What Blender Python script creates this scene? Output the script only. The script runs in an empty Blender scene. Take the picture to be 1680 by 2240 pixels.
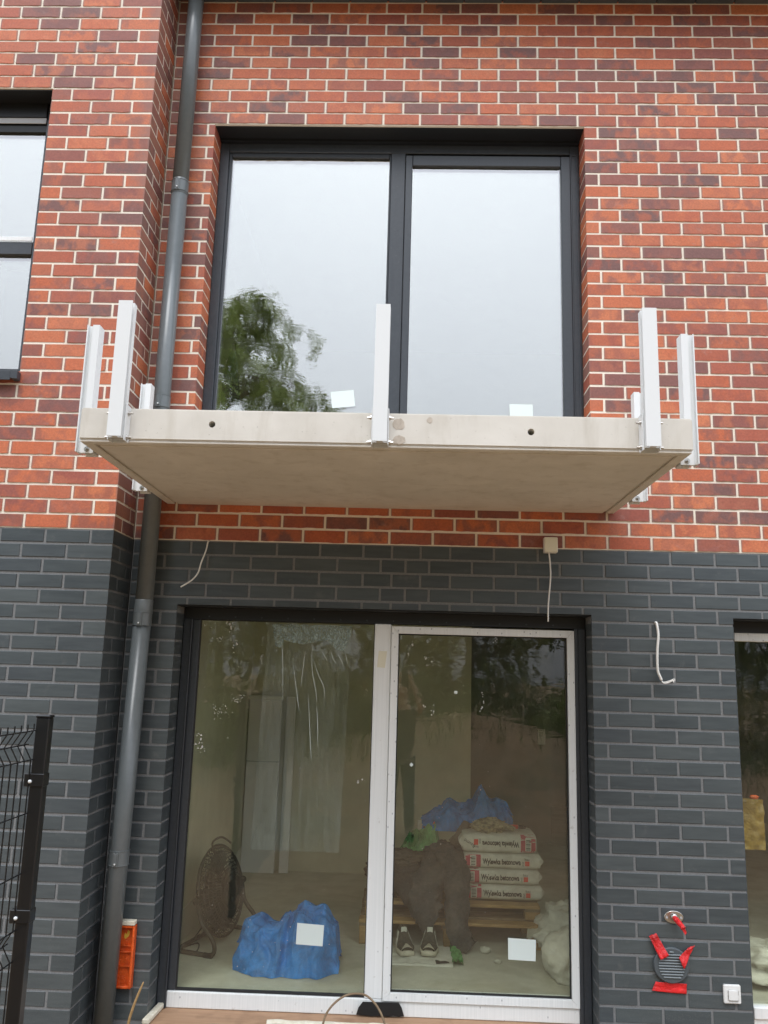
import bpy, bmesh, math, random
from math import radians as R, sin, cos, pi
from mathutils import Vector, Matrix, noise

S = bpy.context.scene
COL = S.collection
rnd = random.Random(7)

# ------------------------------------------------------------------ camera
CAM = Vector((-1.26418, -4.71647, 1.87723))
YAW, PIT, ROL = R(1.76929), R(10.98208), R(-1.60054)
FPX = 1811.17
rm = (Matrix.Rotation(YAW, 3, 'Z') @ Matrix.Rotation(PIT, 3, 'X') @ Matrix.Rotation(ROL, 3, 'Y'))
c_right, c_fwd, c_up = rm.col[0].copy(), rm.col[1].copy(), rm.col[2].copy()
cd = bpy.data.cameras.new('camera')
cam = bpy.data.objects.new('camera', cd)
COL.objects.link(cam)
m4 = Matrix((c_right, c_up, -c_fwd)).transposed().to_4x4()
m4.translation = CAM
cam.matrix_world = m4
cd.sensor_fit = 'VERTICAL'
cd.sensor_height = 36.0
cd.sensor_width = 27.0
cd.lens = FPX / 2240 * 36
cd.clip_start = 0.004
cd.clip_end = 600
S.camera = cam

# ------------------------------------------------------------------ sky, sun, exposure
SUN_EL, SUN_AZ = 60.0, 192.0      # azimuth clockwise from +Y
W = bpy.data.worlds.new('World')
S.world = W
W.use_nodes = True
nt = W.node_tree
nt.nodes.clear()
wo = nt.nodes.new('ShaderNodeOutputWorld')
bg = nt.nodes.new('ShaderNodeBackground')
sky = nt.nodes.new('ShaderNodeTexSky')
sky.sky_type = 'NISHITA'
sky.sun_disc = False
sky.sun_elevation = R(SUN_EL)
sky.sun_rotation = R(SUN_AZ)
sky.dust_density = 3.0
sky.ozone_density = 1.0
hs = nt.nodes.new('ShaderNodeHueSaturation')
hs.inputs['Saturation'].default_value = 0.25
nt.links.new(sky.outputs[0], hs.inputs['Color'])
# the even layer of cloud, with a little drift in its thickness
tc = nt.nodes.new('ShaderNodeTexCoord')
nz = nt.nodes.new('ShaderNodeTexNoise')
nz.inputs['Scale'].default_value = 2.2
nz.inputs['Detail'].default_value = 4
nt.links.new(tc.outputs['Generated'], nz.inputs['Vector'])
cr = nt.nodes.new('ShaderNodeValToRGB')
cr.color_ramp.elements[0].position = 0.3
cr.color_ramp.elements[0].color = (14.4, 15.5, 17.6, 1)
cr.color_ramp.elements[1].position = 0.75
cr.color_ramp.elements[1].color = (15.8, 16.9, 18.9, 1)
nt.links.new(nz.outputs['Fac'], cr.inputs['Fac'])
# an overcast sky is about three times as bright overhead as at the horizon
sx = nt.nodes.new('ShaderNodeSeparateXYZ')
nt.links.new(tc.outputs['Generated'], sx.inputs[0])
mr = nt.nodes.new('ShaderNodeMapRange')
mr.inputs['From Min'].default_value = 0.0
mr.inputs['From Max'].default_value = 1.0
mr.inputs['To Min'].default_value = 0.30
mr.inputs['To Max'].default_value = 1.55
nt.links.new(sx.outputs['Z'], mr.inputs['Value'])
ov_ = nt.nodes.new('ShaderNodeMixRGB')
ov_.blend_type = 'MULTIPLY'
ov_.inputs[0].default_value = 1.0
nt.links.new(cr.outputs[0], ov_.inputs[1])
nt.links.new(mr.outputs[0], ov_.inputs[2])
mx = nt.nodes.new('ShaderNodeMixRGB')
mx.inputs[0].default_value = 0.85
nt.links.new(hs.outputs[0], mx.inputs[1])
nt.links.new(ov_.outputs[0], mx.inputs[2])
nt.links.new(mx.outputs[0], bg.inputs['Color'])
bg.inputs['Strength'].default_value = 0.11
nt.links.new(bg.outputs[0], wo.inputs[0])

sd = bpy.data.lights.new('sun', 'SUN')
sd.energy = 1.1
sd.angle = R(26)
sd.color = (1.0, 0.98, 0.95)
sun = bpy.data.objects.new('sun', sd)
COL.objects.link(sun)
sdir = Vector((sin(R(SUN_AZ)) * cos(R(SUN_EL)), cos(R(SUN_AZ)) * cos(R(SUN_EL)), sin(R(SUN_EL))))
sun.rotation_euler = sdir.to_track_quat('Z', 'Y').to_euler()

S.view_settings.view_transform = 'Standard'
S.view_settings.look = 'None'
S.view_settings.gamma = 1
S.view_settings.use_curve_mapping = False
S.view_settings.exposure = 0.30
S.cycles.max_bounces = 10
S.cycles.diffuse_bounces = 5
S.cycles.glossy_bounces = 4
S.cycles.transparent_max_bounces = 16
S.cycles.sample_clamp_indirect = 12
S.cycles.use_denoising = True

# ------------------------------------------------------------------ materials
def mat(name, col=(.5, .5, .5), rough=.6, metal=0.0, spec=.5, build=None):
    m = bpy.data.materials.new(name)
    m.use_nodes = True
    b = m.node_tree.nodes['Principled BSDF']
    b.inputs['Base Color'].default_value = (*col, 1)
    b.inputs['Roughness'].default_value = rough
    b.inputs['Metallic'].default_value = metal
    b.inputs['Specular IOR Level'].default_value = spec
    if build:
        build(m.node_tree, b)
    return m

class NT:
    """small node helper"""
    def __init__(s, nt): s.nt = nt
    def n(s, t, **kw):
        x = s.nt.nodes.new(t)
        for k, v in kw.items():
            if k in x.inputs.keys(): x.inputs[k].default_value = v
            else: setattr(x, k, v)
        return x
    def l(s, a, b): s.nt.links.new(a, b)
    def coord(s, scale=(1, 1, 1), off=None):
        t = s.n('ShaderNodeTexCoord')
        m = s.n('ShaderNodeMapping')
        m.inputs['Scale'].default_value = scale
        s.l(t.outputs['Object'], m.inputs['Vector'])
        if off is not None: s.l(off, m.inputs['Location'])
        return m.outputs[0]
    def noise(s, vec, scale, detail=4, rough=.55, dist=0.0):
        x = s.n('ShaderNodeTexNoise', Scale=scale, Detail=detail, Roughness=rough, Distortion=dist)
        if vec is not None: s.l(vec, x.inputs['Vector'])
        return x.outputs['Fac']
    def ramp(s, fac, stops):
        x = s.n('ShaderNodeValToRGB')
        e = x.color_ramp.elements
        while len(e) < len(stops): e.new(.5)
        for i, (p, c) in enumerate(stops):
            e[i].position = p
            e[i].color = (*c, 1) if len(c) == 3 else c
        s.l(fac, x.inputs['Fac'])
        return x.outputs['Color']
    def mix(s, fac, a, b, mode='MIX'):
        x = s.n('ShaderNodeMixRGB', blend_type=mode)
        for i, v in ((0, fac), (1, a), (2, b)):
            if hasattr(v, 'is_linked') or hasattr(v, 'links'): s.l(v, x.inputs[i])
            elif isinstance(v, (int, float)): x.inputs[i].default_value = v
            else: x.inputs[i].default_value = (*v, 1)
        return x.outputs[0]
    def math(s, op, a, b=None):
        x = s.n('ShaderNodeMath', operation=op)
        for i, v in ((0, a), (1, b)):
            if v is None: continue
            if isinstance(v, (int, float)): x.inputs[i].default_value = v
            else: s.l(v, x.inputs[i])
        return x.outputs[0]
    def bump(s, h, strength=.3, dist=.002, b=None):
        x = s.n('ShaderNodeBump', Strength=strength, Distance=dist)
        s.l(h, x.inputs['Height'])
        if b is not None: s.l(x.outputs[0], b.inputs['Normal'])
        return x.outputs[0]

def rand_socket(g):
    """one random number for every brick, whether it is an object or an island of a joined mesh"""
    oi = g.n('ShaderNodeObjectInfo')
    ge = g.n('ShaderNodeNewGeometry')
    a = g.math('ADD', oi.outputs['Random'], ge.outputs['Random Per Island'])
    return g.math('FRACT', a)

def b_red(nt, b):
    g = NT(nt)
    r = rand_socket(g)
    off = g.math('MULTIPLY', r, 57.0)
    v = g.coord(off=off)
    vs = g.coord((.85, 1.0, .7), off=off)
    r2 = g.math('FRACT', g.math('MULTIPLY', r, 13.7))
    base = g.ramp(r, [(0, (.38, .095, .050)), (.14, (.58, .182, .078)), (.28, (.49, .118, .045)), (.42, (.57, .170, .071)), (.56, (.35, .088, .054)), (.70, (.225, .084, .068)), (.86, (.172, .084, .074)), (1, (.47, .110, .046))])
    alt = g.ramp(r2, [(0, (.19, .088, .078)), (.3, (.40, .095, .050)), (.55, (.56, .140, .050)), (.75, (.26, .094, .074)), (1, (.56, .165, .068))])
    n1 = g.noise(vs, 15, 3, .55, .25)
    f1 = g.ramp(n1, [(.44, (0, 0, 0)), (.58, (1, 1, 1))])
    c = g.mix(g.math('MULTIPLY', f1, .62), base, alt)
    n2 = g.noise(v, 90, 5, .7)
    c = g.mix(.8, c, g.ramp(n2, [(.3, (.72, .72, .72)), (.7, (1.18, 1.18, 1.18))]), 'MULTIPLY')
    n3 = g.noise(v, 16, 5, .65)
    fl = g.ramp(n3, [(.62, (0, 0, 0)), (.78, (1, 1, 1))])
    c = g.mix(g.math('MULTIPLY', fl, .32), c, (.40, .27, .24))
    n4 = g.noise(v, 260, 2, .5)
    sp = g.ramp(n4, [(.70, (0, 0, 0)), (.76, (1, 1, 1))])
    c = g.mix(g.math('MULTIPLY', sp, .5), c, (.12, .06, .05))
    # ends and edges fired darker
    t = g.n('ShaderNodeTexCoord')
    sg = g.n('ShaderNodeSeparateXYZ')
    g.l(t.outputs['Generated'], sg.inputs[0])
    ex = g.math('ABSOLUTE', g.math('SUBTRACT', sg.outputs['X'], .5))
    ex = g.math('ADD', ex, g.math('MULTIPLY', g.math('SUBTRACT', n3, .5), .07))
    rim = g.ramp(ex, [(.452, (0, 0, 0)), (.492, (1, 1, 1))])
    c = g.mix(g.math('MULTIPLY', rim, .6), c, (.22, .135, .115))
    g.l(c, b.inputs['Base Color'])
    b.inputs['Roughness'].default_value = .62
    h = g.math('ADD', g.math('MULTIPLY', n2, .6), g.math('MULTIPLY', n3, .9))
    g.bump(h, .35, .0025, b)

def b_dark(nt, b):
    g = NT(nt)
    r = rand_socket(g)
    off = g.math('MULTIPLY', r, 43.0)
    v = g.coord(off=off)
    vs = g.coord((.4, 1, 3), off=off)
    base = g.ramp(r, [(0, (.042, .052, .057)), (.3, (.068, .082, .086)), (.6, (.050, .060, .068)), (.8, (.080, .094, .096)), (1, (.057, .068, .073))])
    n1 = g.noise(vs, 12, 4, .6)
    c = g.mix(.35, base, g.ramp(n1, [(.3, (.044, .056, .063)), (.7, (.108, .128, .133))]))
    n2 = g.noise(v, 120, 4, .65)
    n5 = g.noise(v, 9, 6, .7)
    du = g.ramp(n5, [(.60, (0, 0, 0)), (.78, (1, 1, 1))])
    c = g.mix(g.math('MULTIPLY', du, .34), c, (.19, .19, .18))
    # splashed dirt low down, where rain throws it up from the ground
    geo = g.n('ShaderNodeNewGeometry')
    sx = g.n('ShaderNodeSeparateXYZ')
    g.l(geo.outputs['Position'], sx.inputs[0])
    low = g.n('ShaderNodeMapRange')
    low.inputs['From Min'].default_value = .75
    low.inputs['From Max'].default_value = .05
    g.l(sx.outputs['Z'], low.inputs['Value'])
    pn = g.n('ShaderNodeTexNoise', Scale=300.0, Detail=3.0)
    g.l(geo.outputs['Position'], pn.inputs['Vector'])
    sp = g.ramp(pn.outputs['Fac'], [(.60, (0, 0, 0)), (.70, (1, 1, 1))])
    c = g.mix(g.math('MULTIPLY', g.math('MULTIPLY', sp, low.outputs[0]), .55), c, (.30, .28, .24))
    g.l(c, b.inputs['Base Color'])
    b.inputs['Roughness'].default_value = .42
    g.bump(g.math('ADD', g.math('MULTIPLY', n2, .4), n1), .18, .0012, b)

def b_grain(c0, c1, scale, bstr=.3, bd=.002, rough=.85, detail=6, c2=None, s2=2.0):
    def f(nt, b):
        g = NT(nt)
        v = g.coord()
        n1 = g.noise(v, scale, detail, .65)
        c = g.ramp(n1, [(.3, c0), (.7, c1)])
        if c2:
            n2 = g.noise(v, s2, 5, .6, .4)
            c = g.mix(g.ramp(n2, [(.45, (0, 0, 0)), (.7, (.7, .7, .7))]), c, c2)
        g.l(c, b.inputs['Base Color'])
        b.inputs['Roughness'].default_value = rough
        g.bump(n1, bstr, bd, b)
    return f

def b_concrete(nt, b):
    g = NT(nt)
    v = g.coord()
    vs = g.coord((1.2, 1.2, .25))
    n1 = g.noise(v, 3.2, 6, .6, .5)
    c = g.ramp(n1, [(.3, (.61, .575, .51)), (.7, (.73, .695, .63))])
    n2 = g.noise(vs, 11, 4, .6)
    c = g.mix(g.ramp(n2, [(.52, (0, 0, 0)), (.72, (.35, .35, .35))]), c, (.44, .39, .31))
    n3 = g.noise(v, 70, 3, .6)
    pit = g.ramp(n3, [(.24, (.30, .26, .2)), (.32, (1, 1, 1))])
    c = g.mix(.55, c, pit, 'MULTIPLY')
    g.l(c, b.inputs['Base Color'])
    b.inputs['Roughness'].default_value = .8
    g.bump(g.math('ADD', g.math('MULTIPLY', n3, .5), n1), .25, .002, b)

def b_foil(nt, b):
    """white protective foil with small printed ticks"""
    g = NT(nt)
    v = g.coord((1, 1, .62))
    vo = g.n('ShaderNodeTexVoronoi', Scale=30.0, Randomness=.8)
    g.l(v, vo.inputs['Vector'])
    t = g.ramp(vo.outputs['Distance'], [(.09, (1, 1, 1)), (.13, (0, 0, 0))])
    n = g.noise(g.coord((60, 60, .6)), 2.0, 3)
    c = g.ramp(n, [(.35, (.79, .815, .805)), (.65, (.86, .88, .87))])
    c = g.mix(g.math('MULTIPLY', t, .65), c, (.33, .34, .36))
    n2 = g.noise(g.coord(), 24, 4)
    c = g.mix(g.ramp(n2, [(.66, (0, 0, 0)), (.75, (.5, .5, .5))]), c, (.5, .48, .43))
    g.l(c, b.inputs['Base Color'])
    b.inputs['Roughness'].default_value = .38

def b_wood(c0, c1, axis=(1, 14, 14), scale=6):
    def f(nt, b):
        g = NT(nt)
        n = g.noise(g.coord(axis), scale, 5, .6, .8)
        c = g.ramp(n, [(.3, c0), (.7, c1)])
        n2 = g.noise(g.coord(), 7, 4)
        c = g.mix(g.ramp(n2, [(.5, (0, 0, 0)), (.75, (.6, .6, .6))]), c, (c0[0] * .5, c0[1] * .48, c0[2] * .45))
        g.l(c, b.inputs['Base Color'])
        b.inputs['Roughness'].default_value = .75
        g.bump(n, .3, .002, b)
    return f

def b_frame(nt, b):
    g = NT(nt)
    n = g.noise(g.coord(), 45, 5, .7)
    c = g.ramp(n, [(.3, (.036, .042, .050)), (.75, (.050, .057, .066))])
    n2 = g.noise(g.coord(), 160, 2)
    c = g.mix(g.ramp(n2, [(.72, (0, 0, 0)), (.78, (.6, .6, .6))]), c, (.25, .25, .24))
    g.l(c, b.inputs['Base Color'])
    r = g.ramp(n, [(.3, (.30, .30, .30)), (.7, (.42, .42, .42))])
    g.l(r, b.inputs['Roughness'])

def b_plastic_sheet(col, dust=(.5, .5, .47), amt=.35):
    def f(nt, b):
        g = NT(nt)
        n = g.noise(g.coord(), 14, 6, .7, 1.2)
        c = g.mix(g.ramp(n, [(.45, (0, 0, 0)), (.75, (amt, amt, amt))]), col, dust)
        n2 = g.noise(g.coord(), 8, 5, .65, .8)
        c = g.mix(.75, c, g.ramp(n2, [(.3, tuple(x * .40 for x in col)), (.7, tuple(min(1, x * 1.4) for x in col))]))  # light and dark of the folds painted into the sheet colour
        g.l(c, b.inputs['Base Color'])
        b.inputs['Roughness'].default_value = .24
        n3 = g.noise(g.coord(), 26, 5, .65, 1.5)
        g.bump(n3, .7, .012, b)
    return f

def glass_mat(name, f0, tint, wav=.3, smear=.0):
    """double glazing: clear tinted sheet with a mirror share that grows towards grazing angles"""
    m = bpy.data.materials.new(name)
    m.use_nodes = True
    t = m.node_tree
    t.nodes.clear()
    g = NT(t)
    out = g.n('ShaderNodeOutputMaterial')
    lw = g.n('ShaderNodeLayerWeight', Blend=.5)
    p5 = g.math('POWER', lw.outputs['Facing'], 5.0)
    fac = g.math('ADD', g.math('MULTIPLY', p5, 1 - f0), f0)
    tr = g.n('ShaderNodeBsdfTransparent')
    tr.inputs[0].default_value = (*tint, 1)
    gl = g.n('ShaderNodeBsdfGlossy')
    gl.inputs['Roughness'].default_value = 0.0
    gl.inputs['Color'].default_value = (1.0, .98, .985, 1)
    n = g.noise(g.coord((3.0, 1, 9.0)), 1.6, 3, .6, .8)
    nb = g.bump(n, wav, .0025)
    g.l(nb, gl.inputs['Normal'])
    mx = g.n('ShaderNodeMixShader')
    g.l(fac, mx.inputs[0]); g.l(tr.outputs[0], mx.inputs[1]); g.l(gl.outputs[0], mx.inputs[2])
    last = mx.outputs[0]
    if smear:
        df = g.n('ShaderNodeBsdfDiffuse')
        df.inputs[0].default_value = (.62, .62, .58, 1)
        a = g.noise(g.coord((1.0, 1, .35)), 5.0, 6, .7, 1.5)
        b2 = g.noise(g.coord(), 140, 2, .6)
        c2 = g.noise(g.coord(), 2.2, 2, .5)
        film = g.ramp(a, [(.42, (0, 0, 0)), (.85, (1, 1, 1))])
        spots = g.ramp(b2, [(.71, (0, 0, 0)), (.76, (1, 1, 1))])
        sel = g.ramp(c2, [(.50, (0, 0, 0)), (.62, (1, 1, 1))])
        f = g.math('ADD', g.math('MULTIPLY', film, smear), g.math('MULTIPLY', g.math('MULTIPLY', spots, sel), .30))
        f = g.math('ADD', f, smear * .25)
        m2 = g.n('ShaderNodeMixShader')
        g.l(f, m2.inputs[0]); g.l(last, m2.inputs[1]); g.l(df.outputs[0], m2.inputs[2])
        last = m2.outputs[0]
    g.l(last, out.inputs[0])
    return m

M = {}
M['red'] = mat('red_clinker', build=b_red)
M['dark'] = mat('anthracite_clinker', build=b_dark)
M['mortar'] = mat('cream_mortar', build=b_grain((.80, .715, .59), (.90, .825, .71), 150, .4, .002))
M['mortar_grey'] = mat('grey_mortar', build=b_grain((.155, .16, .163), (.23, .233, .233), 150, .4, .002))
M['concrete'] = mat('cast_concrete', build=b_concrete)
M['patch'] = mat('rough_patch', build=b_grain((.46, .40, .33), (.60, .53, .45), 60, .6, .004))
M['alu'] = mat('silver_lacquer', (.75, .765, .762), .34, .0, .5)
M['alu_in'] = mat('silver_inside', (.45, .46, .47), .4)
M['steel'] = mat('stainless', (.55, .53, .50), .28, 1.0)
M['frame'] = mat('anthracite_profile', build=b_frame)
M['black'] = mat('black_profile', (.012, .013, .015), .45)
M['blackgloss'] = mat('black_powder_coat', (.008, .0085, .0095), .30)
M['foil'] = mat('white_foil', build=b_foil)
M['gasket'] = mat('rubber_gasket', (.02, .02, .02), .6)
M['pipe'] = mat('grey_pvc', build=b_grain((.122, .138, .143), (.142, .158, .163), 30, .05, .001, .28))
M['glass_up'] = glass_mat('upper_glass', .33, (.88, .92, .84), .12)
M['glass_low'] = glass_mat('lower_glass', .054, (.97, .985, .925), .10, .016)
M['white'] = mat('white_plastic', (.80, .80, .78), .35)
M['sticker'] = mat('glazing_label', (.72, .80, .77), .5)
M['cream'] = mat('cream_tape', (.78, .75, .60), .6)
M['plaster'] = mat('interior_plaster', build=b_grain((.72, .70, .57), (.80, .78, .66), 5, .2, .003, c2=(.64, .62, .49), s2=1.6))
M['ceil'] = mat('ceiling_plaster', build=b_grain((.70, .69, .63), (.76, .75, .69), 5, .1, .002))
M['screed'] = mat('dusty_screed', build=b_grain((.52, .51, .44), (.63, .62, .55), 7, .3, .004, c2=(.40, .365, .28), s2=2.2))
M['wire'] = mat('white_cable', (.78, .77, .73), .45)
M['redtape'] = mat('red_tape', build=b_plastic_sheet((.78, .022, .025), (.9, .15, .13), .2))
M['ventgrey'] = mat('vent_plastic', (.085, .10, .11), .45)
M['slat'] = mat('vent_slat', (.22, .25, .265), .45)
M['orange'] = mat('orange_plastic', build=b_plastic_sheet((.80, .11, .018), (.7, .4, .25), .25))
M['yellowmark'] = mat('yellow_mark', (.80, .50, .06), .6)
M['deck'] = mat('brown_sill_board', build=b_wood((.37, .22, .13), (.46, .29, .18), (1, 10, 10), 4))
M['foam'] = mat('mounting_foam', build=b_grain((.66, .60, .45), (.80, .77, .66), 40, .8, .006))
M['film'] = mat('grey_film', build=b_plastic_sheet((.22, .22, .23), (.4, .38, .34), .5))
M['bluebag'] = mat('blue_polythene', build=b_plastic_sheet((.022, .22, .66), (.20, .36, .55), .22))
M['greenbag'] = mat('green_polythene', build=b_plastic_sheet((.15, .42, .15), (.45, .5, .4), .4))
M['sack'] = mat('paper_sack', build=b_grain((.62, .61, .55), (.73, .72, .67), 26, .5, .004, c2=(.50, .48, .42), s2=9))
M['sackred'] = mat('sack_crimson', build=b_grain((.43, .055, .09), (.52, .085, .12), 26, .4, .004))
M['ink'] = mat('black_ink', (.02, .02, .02), .7)
M['inkred'] = mat('red_ink', (.72, .075, .045), .7)
M['paper'] = mat('label_paper', (.70, .69, .64), .7)
M['cloth'] = mat('grey_work_cloth', build=b_grain((.026, .028, .032), (.060, .063, .07), 60, .6, .006, c2=(.13, .125, .112), s2=7))
M['clothb'] = mat('brown_work_cloth', build=b_grain((.075, .064, .05), (.14, .118, .09), 50, .6, .006, c2=(.045, .043, .042), s2=5))
M['pallet'] = mat('pallet_wood', build=b_wood((.36, .22, .09), (.50, .33, .15)))
M['palletdark'] = mat('dirty_pallet_wood', build=b_wood((.20, .14, .085), (.32, .23, .14)))
M['fan'] = mat('fan_steel', (.055, .05, .042), .5, .2)
M['lilac'] = mat('lilac_board', build=b_grain((.80, .78, .82), (.86, .84, .88), 4, .05, .001, .5))
M['shoe'] = mat('shoe_fabric', build=b_grain((.030, .028, .025), (.10, .09, .075), 40, .4, .004))
M['sole'] = mat('shoe_rubber', build=b_grain((.50, .46, .37), (.62, .58, .48), 50, .4, .004))
M['glove'] = mat('patterned_glove', build=b_grain((.05, .045, .035), (.62, .55, .36), 30, .5, .005))
M['golds'] = mat('amber_film', build=b_plastic_sheet((.27, .17, .025), (.35, .26, .10), .35))
M['soil'] = mat('sandy_soil', build=b_grain((.20, .122, .060), (.30, .195, .105), 3.5, .6, .05, c2=(.075, .082, .038), s2=.45))
M['grass'] = mat('grass_blade', build=b_grain((.07, .11, .025), (.14, .17, .045), 3, .0, .001))
M['bark'] = mat('bark', build=b_wood((.09, .07, .05), (.16, .13, .10), (6, 6, 1), 5))
def leafm(name, a, b_):
    def f(nt, b):
        g = NT(nt)
        ge = g.n('ShaderNodeNewGeometry')
        c = g.ramp(ge.outputs['Random Per Island'], [(0, a), (1, b_)])
        g.l(c, b.inputs['Base Color'])
        b.inputs['Roughness'].default_value = .5
        tl = g.n('ShaderNodeBsdfTranslucent'); g.l(c, tl.inputs[0])
        mx = g.n('ShaderNodeMixShader'); mx.inputs[0].default_value = .42
        o = [n for n in nt.nodes if n.type == 'OUTPUT_MATERIAL'][0]
        g.l(b.outputs[0], mx.inputs[1]); g.l(tl.outputs[0], mx.inputs[2]); g.l(mx.outputs[0], o.inputs[0])
    return mat(name, build=f)
M['leaf'] = leafm('locust_leaf', (.13, .18, .045), (.24, .28, .09))
M['leafd'] = leafm('dark_leaf', (.05, .085, .025), (.125, .16, .055))
M['leafy'] = leafm('yellow_leaf', (.10, .12, .02), (.22, .18, .035))
M['skin'] = mat('skin', (.64, .42, .31), .5)
M['shirt'] = mat('black_shirt', (.018, .018, .02), .85)
M['jeans'] = mat('dark_trousers', (.03, .032, .04), .85)
M['hair'] = mat('brown_hair', (.07, .045, .03), .6)
M['phone'] = mat('phone_glass', (.02, .02, .022), .15)
M['greencloth'] = mat('bottle_green_cloth', (.012, .06, .035), .7)
M['darkroom'] = mat('dim_wall', build=b_grain((.20, .20, .16), (.25, .24, .20), 4, .1, .002))  # gloom of the unlit rooms put into the wall colour
def b_clearfilm():
    m = bpy.data.materials.new('torn_clear_film')
    m.use_nodes = True
    t = m.node_tree
    t.nodes.clear()
    g = NT(t)
    out = g.n('ShaderNodeOutputMaterial')
    tr = g.n('ShaderNodeBsdfTransparent')
    tr.inputs[0].default_value = (.93, .96, .95, 1)
    pb = g.n('ShaderNodeBsdfPrincipled')
    pb.inputs['Base Color'].default_value = (.55, .68, .64, 1)
    pb.inputs['Roughness'].default_value = .2
    n = g.noise(g.coord((9, 1, 5)), 5, 5, .7, 2.5)
    f = g.ramp(n, [(.42, (.22, .22, .22)), (.62, (.80, .80, .80))])
    nb = g.bump(n, 1.0, .02)
    g.l(nb, pb.inputs['Normal'])
    mx = g.n('ShaderNodeMixShader')
    g.l(f, mx.inputs[0]); g.l(tr.outputs[0], mx.inputs[1]); g.l(pb.outputs[0], mx.inputs[2])
    g.l(mx.outputs[0], out.inputs[0])
    return m
M['clearfilm'] = b_clearfilm()

# ------------------------------------------------------------------ mesh helpers
class MB:
    def __init__(s): s.v = []; s.f = []
    def add(s, vs, fs):
        o = len(s.v)
        s.v += [tuple(v) for v in vs]
        s.f += [tuple(i + o for i in f) for f in fs]
        return s
    def box(s, x0, x1, y0, y1, z0, z1):
        if x0 > x1: x0, x1 = x1, x0
        if y0 > y1: y0, y1 = y1, y0
        if z0 > z1: z0, z1 = z1, z0
        return s.add([(x0, y0, z0), (x1, y0, z0), (x1, y1, z0), (x0, y1, z0), (x0, y0, z1), (x1, y0, z1), (x1, y1, z1), (x0, y1, z1)],
                     [(0, 3, 2, 1), (4, 5, 6, 7), (0, 1, 5, 4), (1, 2, 6, 5), (2, 3, 7, 6), (3, 0, 4, 7)])
    def prism(s, pts, y0, y1):
        """outline in x,z (counter-clockwise seen from -y) pushed from y0 (front) to y1"""
        n = len(pts)
        vs = [(x, y0, z) for x, z in pts] + [(x, y1, z) for x, z in pts]
        fs = [tuple(range(n)), tuple(range(2 * n - 1, n - 1, -1))]
        for i in range(n):
            j = (i + 1) % n
            fs.append((i, i + n, j + n, j))
        return s.add(vs, fs)
    def prism_z(s, pts, z0, z1):
        n = len(pts)
        vs = [(x, y, z0) for x, y in pts] + [(x, y, z1) for x, y in pts]
        fs = [tuple(range(n - 1, -1, -1)), tuple(range(n, 2 * n))]
        for i in range(n):
            j = (i + 1) % n
            fs.append((i, j, j + n, i + n))
        return s.add(vs, fs)
    def tube(s, pts, r, n=8, cap=True):
        pts = [Vector(p) for p in pts]
        rs = r if isinstance(r, (list, tuple)) else [r] * len(pts)
        t0 = (pts[1] - pts[0]).normalized()
        ref = Vector((0, 0, 1)) if abs(t0.z) < .9 else Vector((1, 0, 0))
        u = t0.cross(ref).normalized()
        vs = []
        for i, p in enumerate(pts):
            t = (pts[min(i + 1, len(pts) - 1)] - pts[max(i - 1, 0)]).normalized()
            u = (u - t * u.dot(t)).normalized()
            w = t.cross(u)
            for k in range(n):
                a = 2 * pi * k / n
                vs.append(p + (u * cos(a) + w * sin(a)) * rs[i])
        fs = []
        for i in range(len(pts) - 1):
            for k in range(n):
                k2 = (k + 1) % n
                fs.append((i * n + k, i * n + k2, (i + 1) * n + k2, (i + 1) * n + k))
        if cap:
            fs.append(tuple(range(n - 1, -1, -1)))
            o = (len(pts) - 1) * n
            fs.append(tuple(o + k for k in range(n)))
        return s.add(vs, fs)
    def cyl(s, p0, p1, r, n=16, r1=None):
        return s.tube([p0, p1], [r, r if r1 is None else r1], n)
    def ring(s, c, axis, rad, r, n=32, k=6):
        axis = Vector(axis).normalized()
        ref = Vector((0, 0, 1)) if abs(axis.z) < .9 else Vector((1, 0, 0))
        u = axis.cross(ref).normalized(); w = axis.cross(u)
        vs, fs = [], []
        for i in range(n):
            a = 2 * pi * i / n
            d = u * cos(a) + w * sin(a)
            for j in range(k):
                b = 2 * pi * j / k
                vs.append(Vector(c) + d * (rad + r * cos(b)) + axis * r * sin(b))
        for i in range(n):
            for j in range(k):
                i2, j2 = (i + 1) % n, (j + 1) % k
                fs.append((i * k + j, i2 * k + j, i2 * k + j2, i * k + j2))
        return s.add(vs, fs)
    def grid(s, fn, nu, nv, closed_u=False):
        vs = [fn(i / nu, j / nv) for j in range(nv + 1) for i in range(nu if closed_u else nu + 1)]
        w = nu if closed_u else nu + 1
        fs = []
        for j in range(nv):
            for i in range(nu):
                i2 = (i + 1) % w if closed_u else i + 1
                fs.append((j * w + i, j * w + i2, (j + 1) * w + i2, (j + 1) * w + i))
        return s.add(vs, fs)
    def mesh(s, name, m, smooth=False, bevel=0.0, seg=1, recalc=False):
        me = bpy.data.meshes.new(name)
        me.from_pydata(s.v, [], s.f)
        if bevel or recalc:
            bm = bmesh.new(); bm.from_mesh(me)
            if recalc: bmesh.ops.recalc_face_normals(bm, faces=bm.faces)
            if bevel:
                es = [e for e in bm.edges if len(e.link_faces) == 2 and e.calc_face_angle(0) > .6]
                bmesh.ops.bevel(bm, geom=es, offset=bevel, segments=seg, affect='EDGES', clamp_overlap=True)
            bm.to_mesh(me); bm.free()
        if smooth: me.polygons.foreach_set('use_smooth', [True] * len(me.polygons))
        me.materials.append(M[m] if isinstance(m, str) else m)
        me.update()
        return me

def link(name, me, parent=None):
    o = bpy.data.objects.new(name, me)
    COL.objects.link(o)
    if parent is not None:
        o.parent = parent
        if parent.type == 'EMPTY':
            o.matrix_parent_inverse = Matrix.Translation(-parent.location)
    return o

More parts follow.
